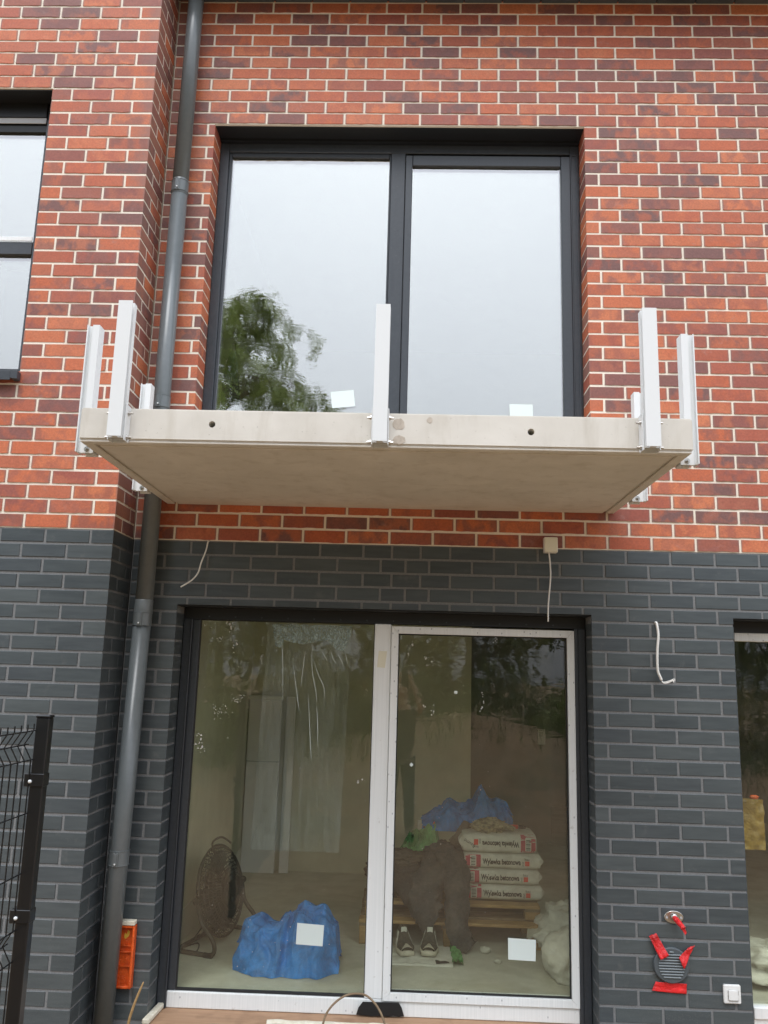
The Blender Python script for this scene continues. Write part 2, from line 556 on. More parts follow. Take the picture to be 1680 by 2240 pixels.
def tag(o, label=None, cat=None, group=None, kind=None):
    for k, v in (('label', label), ('category', cat), ('group', group), ('kind', kind)):
        if v: o[k] = v
    return o

def thing(name, label, cat, loc=(0, 0, 0), group=None):
    o = bpy.data.objects.new(name, None)
    COL.objects.link(o)
    o.location = loc
    o.empty_display_size = .1
    return tag(o, label, cat, group)

def part(name, mb, m, parent, smooth=False, bevel=0.0, **kw):
    return link(name, mb.mesh(name, m, smooth, bevel, **kw), parent)

def single(name, mb, m, label, cat, group=None, smooth=False, bevel=0.0, **kw):
    return tag(link(name, mb.mesh(name, m, smooth, bevel, **kw)), label, cat, group)

def struct(name, mb, m, smooth=False):
    return tag(link(name, mb.mesh(name, m, smooth)), kind='structure')

def proj(p):
    d = Vector(p) - CAM
    f = d.dot(c_fwd)
    return 840 + FPX * d.dot(c_right) / f, 1120 - FPX * d.dot(c_up) / f

# ------------------------------------------------------------------ ground and sky side of the place
def ground_h(x, y):
    d = math.hypot(x - 0.2, y + 12.0)
    h = 1.1 * math.exp(-(d / 2.6) ** 2) + .5 * math.exp(-(((x + 5) / 3) ** 2 + ((y + 15) / 2) ** 2))
    k = min(1, max(0, (-y - 6) / 6))
    h += k * .16 * noise.noise(Vector((x * .6, y * .6, 0))) + k * .07 * noise.noise(Vector((x * 2.5, y * 2.5, 3)))
    return h
g = MB()
g.grid(lambda u, v: (-22 + 44 * u, -.02 - 30 * v, ground_h(-22 + 44 * u, -.02 - 30 * v)), 88, 60)
fr = .0
g.add([(-220, .5, -.03), (220, .5, -.03), (220, -220, -.03), (-220, -220, -.03)], [(0, 1, 2, 3)])
ob = struct('ground', g, 'soil', True)

# ------------------------------------------------------------------ the two houses
ZB = 2.600          # height of the joint between dark and red courses
P = .0821           # course height
J = .0138           # joint width
PX, PY = -2.865, -.32      # corner and front of the projecting neighbour bay
WL, WR = -2.563, -.209     # upper window opening
DL, DR = -2.577, -.225     # patio door opening
RL, RR = .563, 2.45        # window to the right of the door
PW = -3.487                # right jamb of the neighbour's window
ZH_UP = ZB + 33 * P
ZH_LOW = ZB - .370
ZS = .065                  # bottom of door openings
NWL = -5.2
REV = .170

house = thing('terraced_house', 'brick house with the balcony, red clinker above and anthracite clinker below', 'house', (0, 0, 0))
bay = thing('neighbour_house', 'projecting neighbouring brick house to the left of the grey downpipe', 'house', (-4, -.3, 0))

def slab_cut(mb, x0, x1, y0, y1, z0, z1, holes):
    """wall between x0..x1, z0..z1 as boxes that leave the holes (hx0,hx1,hz0,hz1) open"""
    xs = sorted({x0, x1, *[h[0] for h in holes], *[h[1] for h in holes]})
    xs = [x for x in xs if x0 <= x <= x1]
    for a, b in zip(xs, xs[1:]):
        cuts = sorted((max(z0, h[2]), min(z1, h[3])) for h in holes if h[0] <= a and h[1] >= b)
        z = z0
        for c0, c1 in cuts:
            if c0 > z + 1e-6: mb.box(a, b, y0, y1, z, c0)
            z = max(z, c1)
        if z < z1 - 1e-6: mb.box(a, b, y0, y1, z, z1)

TOPZ = ZB + 52 * P
MZ = .0024           # how far the mortar lies behind the brick faces
up_holes = [(WL - MZ, WR + MZ, ZB + .40, ZH_UP)]
lo_holes = [(DL - MZ, DR + MZ, -.1, ZH_LOW), (RL - MZ, RR + MZ, -.1, ZH_LOW)]
mb = MB(); slab_cut(mb, PX + .006, 3.6, MZ, .28, ZB, TOPZ, up_holes)
wall_red = part('wall', mb, 'mortar', house)
wall_red['label'] = 'red clinker wall with cream joints on the upper floor'
mb = MB(); slab_cut(mb, PX + .006, 3.6, .0040, .28, -.1, ZB, lo_holes)
wall_dark = part('wall', mb, 'mortar_grey', house)
wall_dark['label'] = 'anthracite clinker wall with grey joints on the ground floor'
pw_holes = [(-6.0, PW + MZ, ZB + .885, ZH_UP)]
mb = MB(); slab_cut(mb, NWL, PX - MZ, PY + MZ, PY + .25, ZB, TOPZ, pw_holes)
mb.box(PX - .25, PX - MZ, PY + .25, .28, ZB, TOPZ)
bay_red = part('wall', mb, 'mortar', bay)
bay_red['label'] = 'red clinker wall with cream joints on the upper floor'
mb = MB(); mb.box(NWL, PX - .004, PY + .004, PY + .25, -.1, ZB)
mb.box(PX - .25, PX - .004, PY + .25, .28, -.1, ZB)
bay_dark = part('wall', mb, 'mortar_grey', bay)
bay_dark['label'] = 'anthracite clinker wall with grey joints on the ground floor'

BR_H = P - J
brick_cache = {}
def brick_mesh(L, red, var):
    key = (round(L, 3), red, var)
    if key in brick_cache: return brick_cache[key]
    q = random.Random(hash((round(L * 1000), var)) & 0xffff)
    a, h = L / 2, BR_H / 2
    mb = MB()
    if red:
        nb, ntp = (7, 3) if L > .12 else (4, 2)
        pts = []
        for i in range(nb + 1):
            e = 0 if i in (0, nb) else q.uniform(-.0026, .0012)
            pts.append((-a + 2 * a * i / nb, -h + e))
        for i in range(ntp + 1):
            e = 0 if i in (0, ntp) else q.uniform(-.0008, .0008)
            pts.append((a - 2 * a * i / ntp, h + e))
        mb.prism(pts, 0, .012)
        n = len(pts)
        for k in range(nb + 1):
            x, y, z = mb.v[k]
            mb.v[k] = (x, -q.uniform(.0012, .0034), z)
        me = mb.mesh('brick', 'red')
    else:
        b = .0022
        vs = [(-a + b, 0, -h + b), (a - b, 0, -h + b), (a - b, 0, h - b), (-a + b, 0, h - b),
              (-a, b, -h), (a, b, -h), (a, b, h), (-a, b, h), (-a, .012, -h), (a, .012, -h), (a, .012, h), (-a, .012, h)]
        fs = [(0, 1, 2, 3)]
        for i in range(4):
            j = (i + 1) % 4
            fs += [(i, i + 4, j + 4, j), (i + 4, i + 8, j + 8, j + 4)]
        mb.add(vs, fs)
        me = mb.mesh('brick', 'dark')
    brick_cache[key] = me
    return me

def corner_mesh(L, D, side, red, var):
    """L-shaped corner brick: face L long, returning D deep (+y) on the right (side=1) or left (-1); local origin at the face's middle"""
    key = (round(L, 3), round(D, 3), side, red, var)
    if key in brick_cache: return brick_cache[key]
    a, h, t = L / 2, BR_H / 2, .012
    c = .0015
    if side == 1:
        pts = [(-a, 0), (a - c, 0), (a, c), (a, D), (a - t, D), (a - t, t), (-a, t)]
    else:
        pts = [(-a + c, 0), (a, 0), (a, t), (-a + t, t), (-a + t, D), (-a, D), (-a, c)]
    mb = MB()
    mb.prism_z(pts, -h, h)
    me = mb.mesh('brick', 'red' if red else 'dark')
    brick_cache[key] = me
    return me

laid = {k: [] for k in ('red', 'dark', 'bayred', 'baydark')}
def put(which, me, loc, rot=0.0, size=.07):
    laid[which].append((me, Vector(loc), rot, size))

def lay_row(which, k, x0, x1, joints, red, y=0.0, c0=None, c1=None, zc=None, jit=.0012, half=1.0):
    """bricks of one course between x0 and x1 cut at the joints; c0/c1: depth of the corner return at that end, 'j' for a joint end, None for a flush end"""
    zc = ZB + k * P if zc is None else zc
    cuts = sorted(j for j in joints if x0 + .02 < j < x1 - .02)
    ed = [x0] + cuts + [x1]
    for i in range(len(ed) - 1):
        a, b = ed[i], ed[i + 1]
        a2 = a + (J / 2 if i > 0 or c0 == 'j' else 0)
        b2 = b - (J / 2 if i < len(ed) - 2 or c1 == 'j' else 0)
        L = b2 - a2
        dy = rnd.uniform(-jit, jit * .3)
        loc = ((a2 + b2) / 2, y + dy, zc + rnd.uniform(-.0012, .0012))
        var = rnd.randrange(5)
        if i == 0 and isinstance(c0, float): me = corner_mesh(L, c0, -1, red, var % 2); loc = (loc[0], y, loc[2])
        elif i == len(ed) - 2 and isinstance(c1, float): me = corner_mesh(L, c1, 1, red, var % 2); loc = (loc[0], y, loc[2])
        else: me = brick_mesh(L, red, var)
        put(which, me, loc, 0.0, L)

def series(p0, a=-6.0, b=4.0):
    n0 = math.ceil((a - p0) / .25)
    out = []
    while p0 + n0 * .25 < b:
        out.append(p0 + n0 * .25); n0 += 1
    return out

XE = 3.0
LO, AO = -2.2333, -.1476
for r in range(-11, 34):
    k = 33 - r + .5 - 1 + 1      # course centre, counted up from the dark joint
    k = 33 - r + .5
    even = (r % 2 == 0)
    Eo = 0.0 if even else .125
    Lj = series(LO + (0 if even else .125), -4, -1.30)
    Rj = series(Eo, -1.26, 4)
    x0 = PX + .004
    if r <= 0:
        lay_row('red', k, x0, XE, Lj + Rj, True, c0='j')
    elif ZB + (k - .5) * P > ZB + .36:
        Lj = series(LO + (0 if even else .125), -4, 4)
        lay_row('red', k, x0, WL, Lj, True, c0='j', c1=REV)
        lay_row('red', k, WR, XE, series(Eo), True, c0=REV)
    else:
        lay_row('red', k, x0, XE, series(Eo), True, c0='j')
for c in range(1, 32):
    k = -(c - .5)
    even = (c % 2 == 0)
    x0 = PX + .004
    Aj = series(AO + (0 if even else .125))
    if c <= 5:
        if even: jl = series(-1.42 - 2.5, -4, -1.40) + [-1.278, -1.1426] + [j for j in Aj if j > -1.0]
        else: jl = series(-1.522 - 2.5, -4, -1.50) + [-1.357, -1.192] + [j for j in Aj if j > -1.1]
        if c == 5:
            h = (-4 * P) - (-.370) - J
            # the course over the door is cut to what is left above the head
            zc = ZB - 4 * P - J / 2 - (.370 - 4 * P - J / 2) / 2
            lay_cut = []
            cuts = sorted(j for j in jl if x0 < j < XE)
            ed = [x0] + cuts + [XE]
            hh = (.370 - 4 * P - J / 2)
            for i in range(len(ed) - 1):
                a2, b2 = ed[i] + J / 2, ed[i + 1] - J / 2
                edges = [e for e in (DL, DR, RL) if a2 < e < b2]
                if edges:
                    # notched to sit over the jamb and down its side
                    e = edges[0]; xm = (a2 + b2) / 2; h = BR_H / 2; zk = k * P; dz = (zc - ZB) - zk - hh / 2
                    if e == DR: pts = [(a2 - xm, dz), (e - xm, dz), (e - xm, -h), (b2 - xm, -h), (b2 - xm, h), (a2 - xm, h)]
                    else: pts = [(a2 - xm, -h), (e - xm, -h), (e - xm, dz), (b2 - xm, dz), (b2 - xm, h), (a2 - xm, h)]
                    put('dark', MB().prism(pts, 0, .012).mesh('brick', 'dark'), (xm, 0, ZB + zk), 0, b2 - a2)
                    continue
                spans_wall = not ((ed[i + 1] > DL and ed[i] < DR) or ed[i + 1] > RL)
                if spans_wall: 
                    put('dark', brick_mesh(b2 - a2, False, 0), ((a2 + b2) / 2, 0, ZB + k * P), 0, b2 - a2)
                    continue
                me = MB().box(-(b2 - a2) / 2, (b2 - a2) / 2, 0, .012, -hh / 2, hh / 2).mesh('brick', 'dark')
                put('dark', me, ((a2 + b2) / 2, 0, zc), 0, b2 - a2)
        else:
            lay_row('dark', k, x0, XE, jl, False, c0='j')
    else:
        jl = series(-2.67 if even else -2.522, -4, 0)
        lay_row('dark', k, x0, DL, jl, False, c0='j', c1=REV)
        lay_row('dark', k, DR, RL, Aj, False, c0=REV, c1=REV)
        lay_row('dark', k, RR, XE, Aj, False, c0=REV)
# the neighbour's bay: front courses with corner bricks, then the rest of the return
for r in range(-13, 65):
    red = r <= 33
    k = 33 - r + .5
    which = 'bayred' if red else 'baydark'
    if k < -31: continue
    full = (r % 2 != 0)
    L = .25 if full else .125
    D = .115 if full else .235
    joints = series(PX - L, -6, PX - L + .01)
    zc = ZB + k * P
    y = PY
    xl = NWL
    if 0 < r and ZB + (k - .5) * P > ZB + .86 and red: xl = PW
    lay_row(which, k, xl, PX, joints, red, y=y, c1=D, c0=.14 if xl == PW else None)
    a, b = PY + D + J, 0 - J * .3
    L2 = b - a
    put(which, brick_mesh(L2, red, rnd.randrange(5)), (PX, (a + b) / 2, zc), pi / 2, L2)

parents = {'red': wall_red, 'dark': wall_dark, 'bayred': bay_red, 'baydark': bay_dark}
def rank(b):
    me, loc, rot, L = b
    u, v = proj(loc)
    if not (-40 < u < 1720 and -30 < v < 2270): return -1
    d = (loc - CAM).length
    s = L / d
    # courses behind the balcony slab are seen by nobody
    if loc.y >= 0 and -2.6 < loc.x < -.1 and ZB + .2 < loc.z < ZB + .37: s *= .01
    return s
for (kr, lim) in (('red', 300), ('dark', 300), ('bayred', 150), ('baydark', 150)):
    items = sorted(laid[kr], key=rank, reverse=True)
    rest = MB()
    n = 0
    for it in items:
        me, loc, rot, L = it
        if rank(it) > .0 and n < lim:
            o = bpy.data.objects.new('brick', me)
            COL.objects.link(o)
            o.parent = parents[kr]
            if False: pass
            o.location = loc
            o.rotation_euler = (0, 0, rot)
            n += 1
        else:
            mtx = Matrix.Translation(loc) @ Matrix.Rotation(rot, 4, 'Z')
            rest.add([mtx @ v.co for v in me.vertices], [tuple(p.vertices) for p in me.polygons])
    if rest.v:
        o = part('brickwork', rest, 'red' if 'red' in kr else 'dark', parents[kr])
        o['kind'] = 'stuff'
    print('bricks', kr, len(items), 'objects', n)

# eaves: the top storey reaches out flush with the bay, its underside faced with dark anthracite bricks
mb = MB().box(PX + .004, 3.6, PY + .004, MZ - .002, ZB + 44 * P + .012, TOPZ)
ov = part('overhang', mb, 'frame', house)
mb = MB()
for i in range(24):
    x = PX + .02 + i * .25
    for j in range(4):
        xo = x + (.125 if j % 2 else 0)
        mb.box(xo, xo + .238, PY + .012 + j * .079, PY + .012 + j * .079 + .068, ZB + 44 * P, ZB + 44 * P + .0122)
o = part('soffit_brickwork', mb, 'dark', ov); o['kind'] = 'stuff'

# ---- windows and the patio door (parts of the houses)
def frame_rect(mb, x0, x1, z0, z1, y0, y1, l, r_, t, b):
    """four bars that butt end to end"""
    mb.box(x0, x0 + l, y0, y1, z0, z1)
    mb.box(x1 - r_, x1, y0, y1, z0, z1)
    mb.box(x0 + l, x1 - r_, y0, y1, z1 - t, z1)
    mb.box(x0 + l, x1 - r_, y0, y1, z0, z0 + b)

FY = .168
# upper window
wz0 = ZB + .402
win = part('window', (lambda m: (m.box(WL, WR, .02, REV, ZH_UP - .006, ZH_UP - .0005), m)[1])(MB()), 'black', house)
win['label'] = 'large upper window with anthracite frame behind the balcony'
fm = MB()
frame_rect(fm, WL + .002, WR - .002, wz0, ZH_UP - .022, FY, FY + .07, .060, .058, .062, .07)
fm.box(-1.431, -1.338, FY - .001, FY + .07, wz0 + .07, ZH_UP - .084)
part('frame', fm, 'frame', win, bevel=.003)
fm = MB()
frame_rect(fm, WL + .062, -1.431, wz0 + .07, ZH_UP - .084, FY + .012, FY + .05, .018, .012, .03, .02)
part('glazing_bead', fm, 'frame', win, bevel=.003)
fm = MB()
frame_rect(fm, -1.3365, WR - .060, wz0 + .03, ZH_UP - .105, FY - .012, FY + .055, .046, .062, .075, .075)
part('sash', fm, 'frame', win, bevel=.004)
fm = MB()
frame_rect(fm, WR - .0595, WR - .012, wz0 + .03, ZH_UP - .085, FY - .006, FY - .001, .010, .010, .01, .01)
part('frame_rib', fm, 'frame', win, bevel=.002)
ub = part('roller_box', MB().box(WL + .003, WR - .003, FY - .03, FY + .07, ZH_UP - .0215, ZH_UP - .0065), 'black', win)
part('pane', MB().box(WL + .078, -1.441, FY + .028, FY + .046, wz0 + .09, ZH_UP - .114), 'glass_up', win)
part('pane', MB().box(-1.292, WR - .121, FY + .010, FY + .028, wz0 + .104, ZH_UP - .179), 'glass_up', win)
for xx in (-2.45, -.62):
    pass

# patio door
door = part('patio_door', (lambda m: (m.box(DL, DR, .015, REV, ZH_LOW - .0075, ZH_LOW - .0015), m)[1])(MB()), 'black', house)
door['label'] = 'wide glazed patio door with white foil on its frame under the balcony'
zb0 = ZS
cas = MB().box(DL + .003, DR - .003, FY - .006, FY + .07, ZH_LOW - .072, ZH_LOW - .008)
part('roller_box', cas, 'black', door)
mb = MB()
for i in range(16):
    x = DL + .15 + i * .155
    if x < DR - .05: mb.cyl((x, FY - .0062, ZH_LOW - .055), (x, FY - .009, ZH_LOW - .055), .005, 8)
o = part('rivet', mb, 'frame', door); o['kind'] = 'stuff'
zt = ZH_LOW - .0725
fm = MB()
fm.box(DL + .003, DL + .052, FY - .010, FY + .07, zb0, zt)
fm.box(DL + .052, -2.482, FY + .008, FY + .06, zb0 + .085, zt)
fm.box(DL + .047, DL + .056, FY - .018, FY - .0105, zb0, zt)
part('frame', fm, 'frame', door, bevel=.003)
fm = MB()
fm.box(DR - .048, DR - .003, FY - .010, FY + .07, zb0, zt)
fm.box(DR - .066, DR - .0475, FY - .018, FY + .05, zb0, zt)
part('frame', fm, 'frame', door, bevel=.003)
part('frame', MB().box(-2.5245, -1.352, FY - .002, FY + .07, zb0, zb0 + .083), 'foil', door, bevel=.004)['label'] = 'white foiled bottom rail'
part('frame', MB().box(-1.3515, DR - .067, FY - .002, FY + .07, zb0, zb0 + .078), 'foil', door, bevel=.004)['label'] = 'white foiled bottom rail'
part('mullion', MB().box(-1.449, -1.3525, FY - .004, FY + .07, zb0 + .0835, zt), 'foil', door, bevel=.004)
sz0, sz1 = zb0 + .0795, zt - .012
def mitre_frame(name, x0, x1, z0, z1, w, y0, y1, parent, m, wr=None):
    wr = w if wr is None else wr
    e = .0007
    for pts in ([(x0, z0), (x0 + w, z0 + w + e), (x0 + w, z1 - w - e), (x0, z1)],
                [(x1, z0), (x1, z1), (x1 - wr, z1 - w - e), (x1 - wr, z0 + w + e)],
                [(x0 + e, z1), (x0 + w + e, z1 - w), (x1 - wr - e, z1 - w), (x1 - e, z1)],
                [(x0 + e, z0), (x1 - e, z0), (x1 - wr - e, z0 + w), (x0 + w + e, z0 + w)]):
        part(name, MB().prism(pts, y0, y1), m, parent, bevel=.0012, recalc=True)
mitre_frame('sash_bar', -1.3505, DR - .068, sz0, sz1, .041, FY - .014, FY + .055, door, 'foil')
gm = MB(); frame_rect(gm, -1.309, DR - .110, sz0 + .042, sz1 - .042, FY + .002, FY + .02, .006, .006, .006, .006)
part('gasket', gm, 'gasket', door)
gm = MB(); frame_rect(gm, -2.4815, -1.4495, zb0 + .0835, zt - .001, FY + .012, FY + .03, .006, .004, .004, .012)
part('gasket', gm, 'gasket', door)
part('pane', MB().box(-2.475, -1.454, FY + .030, FY + .048, zb0 + .088, zt - .004), 'glass_low', door)
part('pane', MB().box(-1.304, DR - .115, FY + .018, FY + .036, sz0 + .047, sz1 - .047), 'glass_low', door)

# window right of the door
rw = part('window', (lambda m: (m.box(RL, RR, .015, REV, ZH_LOW - .0075, ZH_LOW - .0015), m)[1])(MB()), 'black', house)
rw['label'] = 'ground floor window right of the dark pier'
part('roller_box', MB().box(RL + .003, RR - .003, FY - .006, FY + .07, ZH_LOW - .069, ZH_LOW - .008), 'black', rw)
fm = MB()
fm.box(RL + .003, RL + .062, FY - .010, FY + .07, ZS, ZH_LOW - .07)
part('frame', fm, 'frame', rw, bevel=.003)
part('frame', MB().box(RR - .062, RR - .003, FY - .010, FY + .07, ZS, ZH_LOW - .07), 'frame', rw, bevel=.003)
part('bottom_rail', MB().box(RL + .0625, RR - .0625, FY - .004, FY + .06, ZS, ZS + .062), 'foil', rw, bevel=.003)
part('sash_bar', MB().box(RL + .0625, RR - .0625, FY - .014, FY + .05, ZS + .0625, ZS + .120), 'foil', rw, bevel=.003)
part('sash_bar', MB().box(RL + .0625, RR - .0625, FY - .010, FY + .05, ZH_LOW - .118, ZH_LOW - .0705), 'foil', rw, bevel=.003)
part('pane', MB().box(RL + .064, RR - .064, FY + .02, FY + .038, ZS + .1195, ZH_LOW - .1175), 'glass_low', rw)

# neighbour's window
BY = PY + .15
bw = part('window', (lambda m: (m.box(NWL, PW, PY + .012, BY + .06, ZH_UP - .008, ZH_UP - .0008), m)[1])(MB()), 'black', bay)
bw['label'] = 'neighbouring window with transom at the left edge'
bz0 = ZB + .905
fm = MB()
fm.box(PW - .085, PW - .003, BY - .004, BY + .06, bz0, ZH_UP - .0085)
fm.box(NWL, PW - .0855, BY - .006, BY + .06, 4.290, 4.372)
fm.box(NWL, PW - .0855, BY - .004, BY + .06, bz0, bz0 + .06)
part('frame', fm, 'frame', bw, bevel=.003)
part('roller_box', MB().box(NWL, PW - .0855, BY - .020, BY + .06, ZH_UP - .100, ZH_UP - .0085), 'black', bw)
part('head_bar', MB().box(NWL, PW - .0858, BY + .002, BY + .06, ZH_UP - .19, ZH_UP - .1003), 'black', bw)
part('roller_guide', MB().box(NWL, PW - .0862, BY - .012, BY - .0062, ZH_UP - .140, ZH_UP - .1005), 'alu_in', bw, bevel=.002)
part('transom', MB().box(NWL, PW - .0862, BY - .014, BY - .0062, 4.3735, 4.402), 'foil', bw, bevel=.002)
part('pane', MB().box(NWL, PW - .086, BY + .02, BY + .038, 4.372, ZH_UP - .185), 'glass_up', bw)
part('pane', MB().box(NWL, PW - .086, BY + .02, BY + .038, bz0 + .06, 4.290), 'glass_up', bw)
sl = MB()
sl.box(NWL, PW - .022, PY - .055, BY - .005, ZB + .872, ZB + .879)
sl.box(NWL, PW - .022, PY - .058, PY - .052, ZB + .825, ZB + .879)
part('sill', sl, 'frame', bw, bevel=.0015)
ec = MB().prism_z([(PW - .0215, PY - .06), (PW + .012, PY - .045), (PW + .012, PY - .004), (PW - .0215, PY - .004)], ZB + .835, ZB + .884)
part('sill_end', ec, 'frame', bw, bevel=.002)

# ---- rooms behind the glass
def room(prefix, x0, x1, y0, y1, z0, z1, wall_m, floor_m, ceil_m):
    struct(prefix + '_floor', MB().box(x0 - .03, x1 + .03, y0 - .05, y1 + .03, z0 - .06, z0), floor_m)
    w = MB()
    w.box(x0 - .1, x0, y0 - .06, y1 + .1, z0 - .07, z1 + .04)
    w.box(x1, x1 + .1, y0 - .06, y1 + .1, z0 - .07, z1 + .04)
    w.box(x0, x1, y1, y1 + .1, z0 - .07, z1 + .04)
    struct(prefix + '_wall', w, wall_m)
    struct(prefix + '_ceiling', MB().box(x0 - .05, x1 + .05, y0 - .05, y1 + .05, z1, z1 + .08), ceil_m)
ZF = .150
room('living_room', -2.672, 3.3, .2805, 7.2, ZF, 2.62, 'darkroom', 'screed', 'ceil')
struct('left_wall', MB().box(-2.6719, -2.668, .29, 2.979, ZF + .0004, 2.619), 'plaster')
M['plaster_dim'] = mat('darker_plaster', build=b_grain((.58, .57, .44), (.66, .65, .52), 5, .2, .003, c2=(.50, .48, .36), s2=1.6))  # interior plaster again, in a darker tone for the partition
pt = MB().box(-2.6715, -.666, 2.98, 3.10, ZF + .0005, 2.619)
struct('partition_wall', pt, 'plaster_dim')
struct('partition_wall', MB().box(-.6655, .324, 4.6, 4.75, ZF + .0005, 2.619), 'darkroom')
M['olive'] = mat('olive_plaster', build=b_grain((.40, .43, .24), (.48, .50, .30), 4, .1, .002))
room('bedroom', -2.672, 3.3, .2805, 4.4, 2.98, 5.55, 'olive', 'screed', 'ceil')
room('neighbour_room', NWL, -3.12, PY + .2505, 2.6, 2.98, 5.6, 'darkroom', 'screed', 'ceil')
struct('skirting', MB().box(-2.6675, -2.660, .30, 2.975, ZF + .0008, .345), 'ceil')

# ------------------------------------------------------------------ balcony
bal = thing('balcony', 'precast concrete balcony slab with seven silver railing posts', 'balcony', (-1.38, -.67, ZB + .213))
SX0, SX1, SY0 = -2.685, -.080, -1.335
sz, stp = ZB + .213, ZB + .364
def slab_mesh():
    bm_ = MB()
    # one closed body: the underside carries a drip groove along its three free edges
    bm_.box(SX0, SX1, SY0, -.0015, sz + .010, stp)
    me = bm_.mesh('slab', 'concrete', bevel=.006, seg=2)
    o = bpy.data.objects.new('slab_cutting', me)
    COL.objects.link(o)
    cutter = MB()
    for (x, z) in ((-2.114, ZB + .299), (-.757, ZB + .292)):
        cutter.cyl((x, SY0 - .02, z), (x, SY0 + .12, z), .0145, 20)
    oc = bpy.data.objects.new('hole_cutting', cutter.mesh('hole', 'concrete', recalc=True))
    COL.objects.link(oc)
    md = o.modifiers.new('b', 'BOOLEAN'); md.operation = 'DIFFERENCE'; md.object = oc; md.solver = 'EXACT'
    dg = bpy.context.evaluated_depsgraph_get()
    out = bpy.data.meshes.new_from_object(o.evaluated_get(dg))
    bpy.data.objects.remove(o); bpy.data.objects.remove(oc)
    out.name = 'slab'
    return out
slab = link('slab', slab_mesh(), bal)
mb = MB()
mb.box(SX0 + .070, SX1 - .070, SY0 + .070, -.002, sz, sz + .0102)
part('underside', mb, 'concrete', bal, bevel=.002)
mb = MB()
mb.box(SX0 + .006, SX1 - .006, SY0 + .006, SY0 + .050, sz - .001, sz + .0101)
mb.box(SX0 + .006, SX0 + .050, SY0 + .0505, -.002, sz - .001, sz + .0101)
mb.box(SX1 - .050, SX1 - .006, SY0 + .0505, -.002, sz - .001, sz + .0101)
part('drip_edge', mb, 'concrete', bal, bevel=.003)
q = random.Random(3)
for (x, z, rx, rz_) in ((-1.316, ZB + .315, .026, .026), (-1.313, ZB + .247, .027, .020), (-1.185, ZB + .335, .012, .014)):
    pts = [(x + rx * cos(a) * q.uniform(.8, 1.15), z + rz_ * sin(a) * q.uniform(.8, 1.15)) for a in [2 * pi * i / 16 for i in range(16)]]
    part('repair_patch', MB().prism(pts, SY0 - .0015, SY0 + .004), 'patch', bal)

def build_post():
    """local frame: x across, -y outwards from the slab face, z from the slab's underside"""
    H0, H1 = .003, .608
    m = MB()
    m.box(-.0305, .0305, -.086, -.081, H0, H1)           # outer flange
    m.box(-.013, .013, -.081, -.059, H0, H1)             # web
    # inner box, hollow
    m.box(-.0305, .0305, -.059, -.056, H0, H1)
    m.box(-.0305, -.0275, -.056, -.031, H0, H1)
    m.box(.0275, .0305, -.056, -.031, H0, H1)
    m.box(-.0305, .0305, -.031, -.028, H0, H1)
    me_post = m.mesh('railing_post', 'alu')
    b = MB()
    for s in (-1, 1):
        b.box(s * .0312, s * .0362, -.060, -.006, -.006, .152)
    b.box(-.0362, .0362, -.006, -.0008, -.006, .152)
    me_br = b.mesh('bracket', 'alu', bevel=.001)
    t = MB()
    t.cyl((.036, -.03, 0), (.0375, -.03, 0), .0125, 14)
    t.cyl((.0375, -.03, 0), (.044, -.03, 0), .0095, 6)
    t.cyl((.044, -.03, 0), (.055, -.03, 0), .005, 8)
    me_bolt = t.mesh('bolt', 'steel')
    return me_post, me_br, me_bolt
mp, mbr, mbo = build_post()
posts = [(-1.393, SY0, 0, 'front railing post in the middle'), (-2.503, SY0, 0, 'front railing post at the left'), (-.270, SY0, 0, 'front railing post at the right'),
         (SX0, -1.125, -pi / 2, 'side railing post at the left front corner'), (SX0, -.335, -pi / 2, 'side railing post at the left beside the wall'),
         (SX1, -1.125, pi / 2, 'side railing post at the right front corner'), (SX1, -.335, pi / 2, 'side railing post at the right beside the wall')]
for (x, y, rz, lab) in posts:
    o = link('railing_post', mp, bal)
    o.location = (x, y, sz)
    o.rotation_euler = (0, 0, rz)
    c = link('bracket', mbr, o)
    for s in (-1, 1):
        for z in (.012, .118):
            bo = link('bolt', mbo, o)
            bo.location = (0, 0, z) if s == 1 else (0, -.06, z)
            bo.rotation_euler = (0, 0, 0 if s == 1 else pi)

# ------------------------------------------------------------------ downpipe
dp = thing('downpipe', 'grey plastic downpipe in the corner beside the projecting bay', 'downpipe', (-2.77, -.10, 0))
PR = .049
def pxz(z):      # axis of the pipe, leaning a little below the joint
    zz = z - ZB
    if zz > -.37: return -2.733 + (zz - .8) * .0042
    return -2.738 + (zz + .37) * .0155
def pipe_seg(z0, z1, r=PR):
    return MB().tube([(pxz(z0), -.098, z0), (pxz(z1), -.098, z1)], r, 32)
zj = ZB - .37
part('pipe', pipe_seg(zj, ZB + 2.15), 'pipe', dp, smooth=True)['label'] = 'middle length of pipe'
part('pipe', pipe_seg(ZB + 2.20, TOPZ), 'pipe', dp, smooth=True)['label'] = 'upper length of pipe'
part('pipe', pipe_seg(-.02, zj - .1), 'pipe', dp, smooth=True)['label'] = 'lower length of pipe'
for z0, z1, r in ((zj - .115, zj + .012, PR + .0015), (ZB + 2.135, ZB + 2.24, PR + .0012)):
    part('pipe_socket', MB().tube([(pxz(z0), -.098, z0), (pxz(z0), -.098, z0 + .004), (pxz(z1), -.098, z1 - .004), (pxz(z1), -.098, z1)], [r - .002, r, r, r - .002], 32), 'pipe', dp, smooth=True)
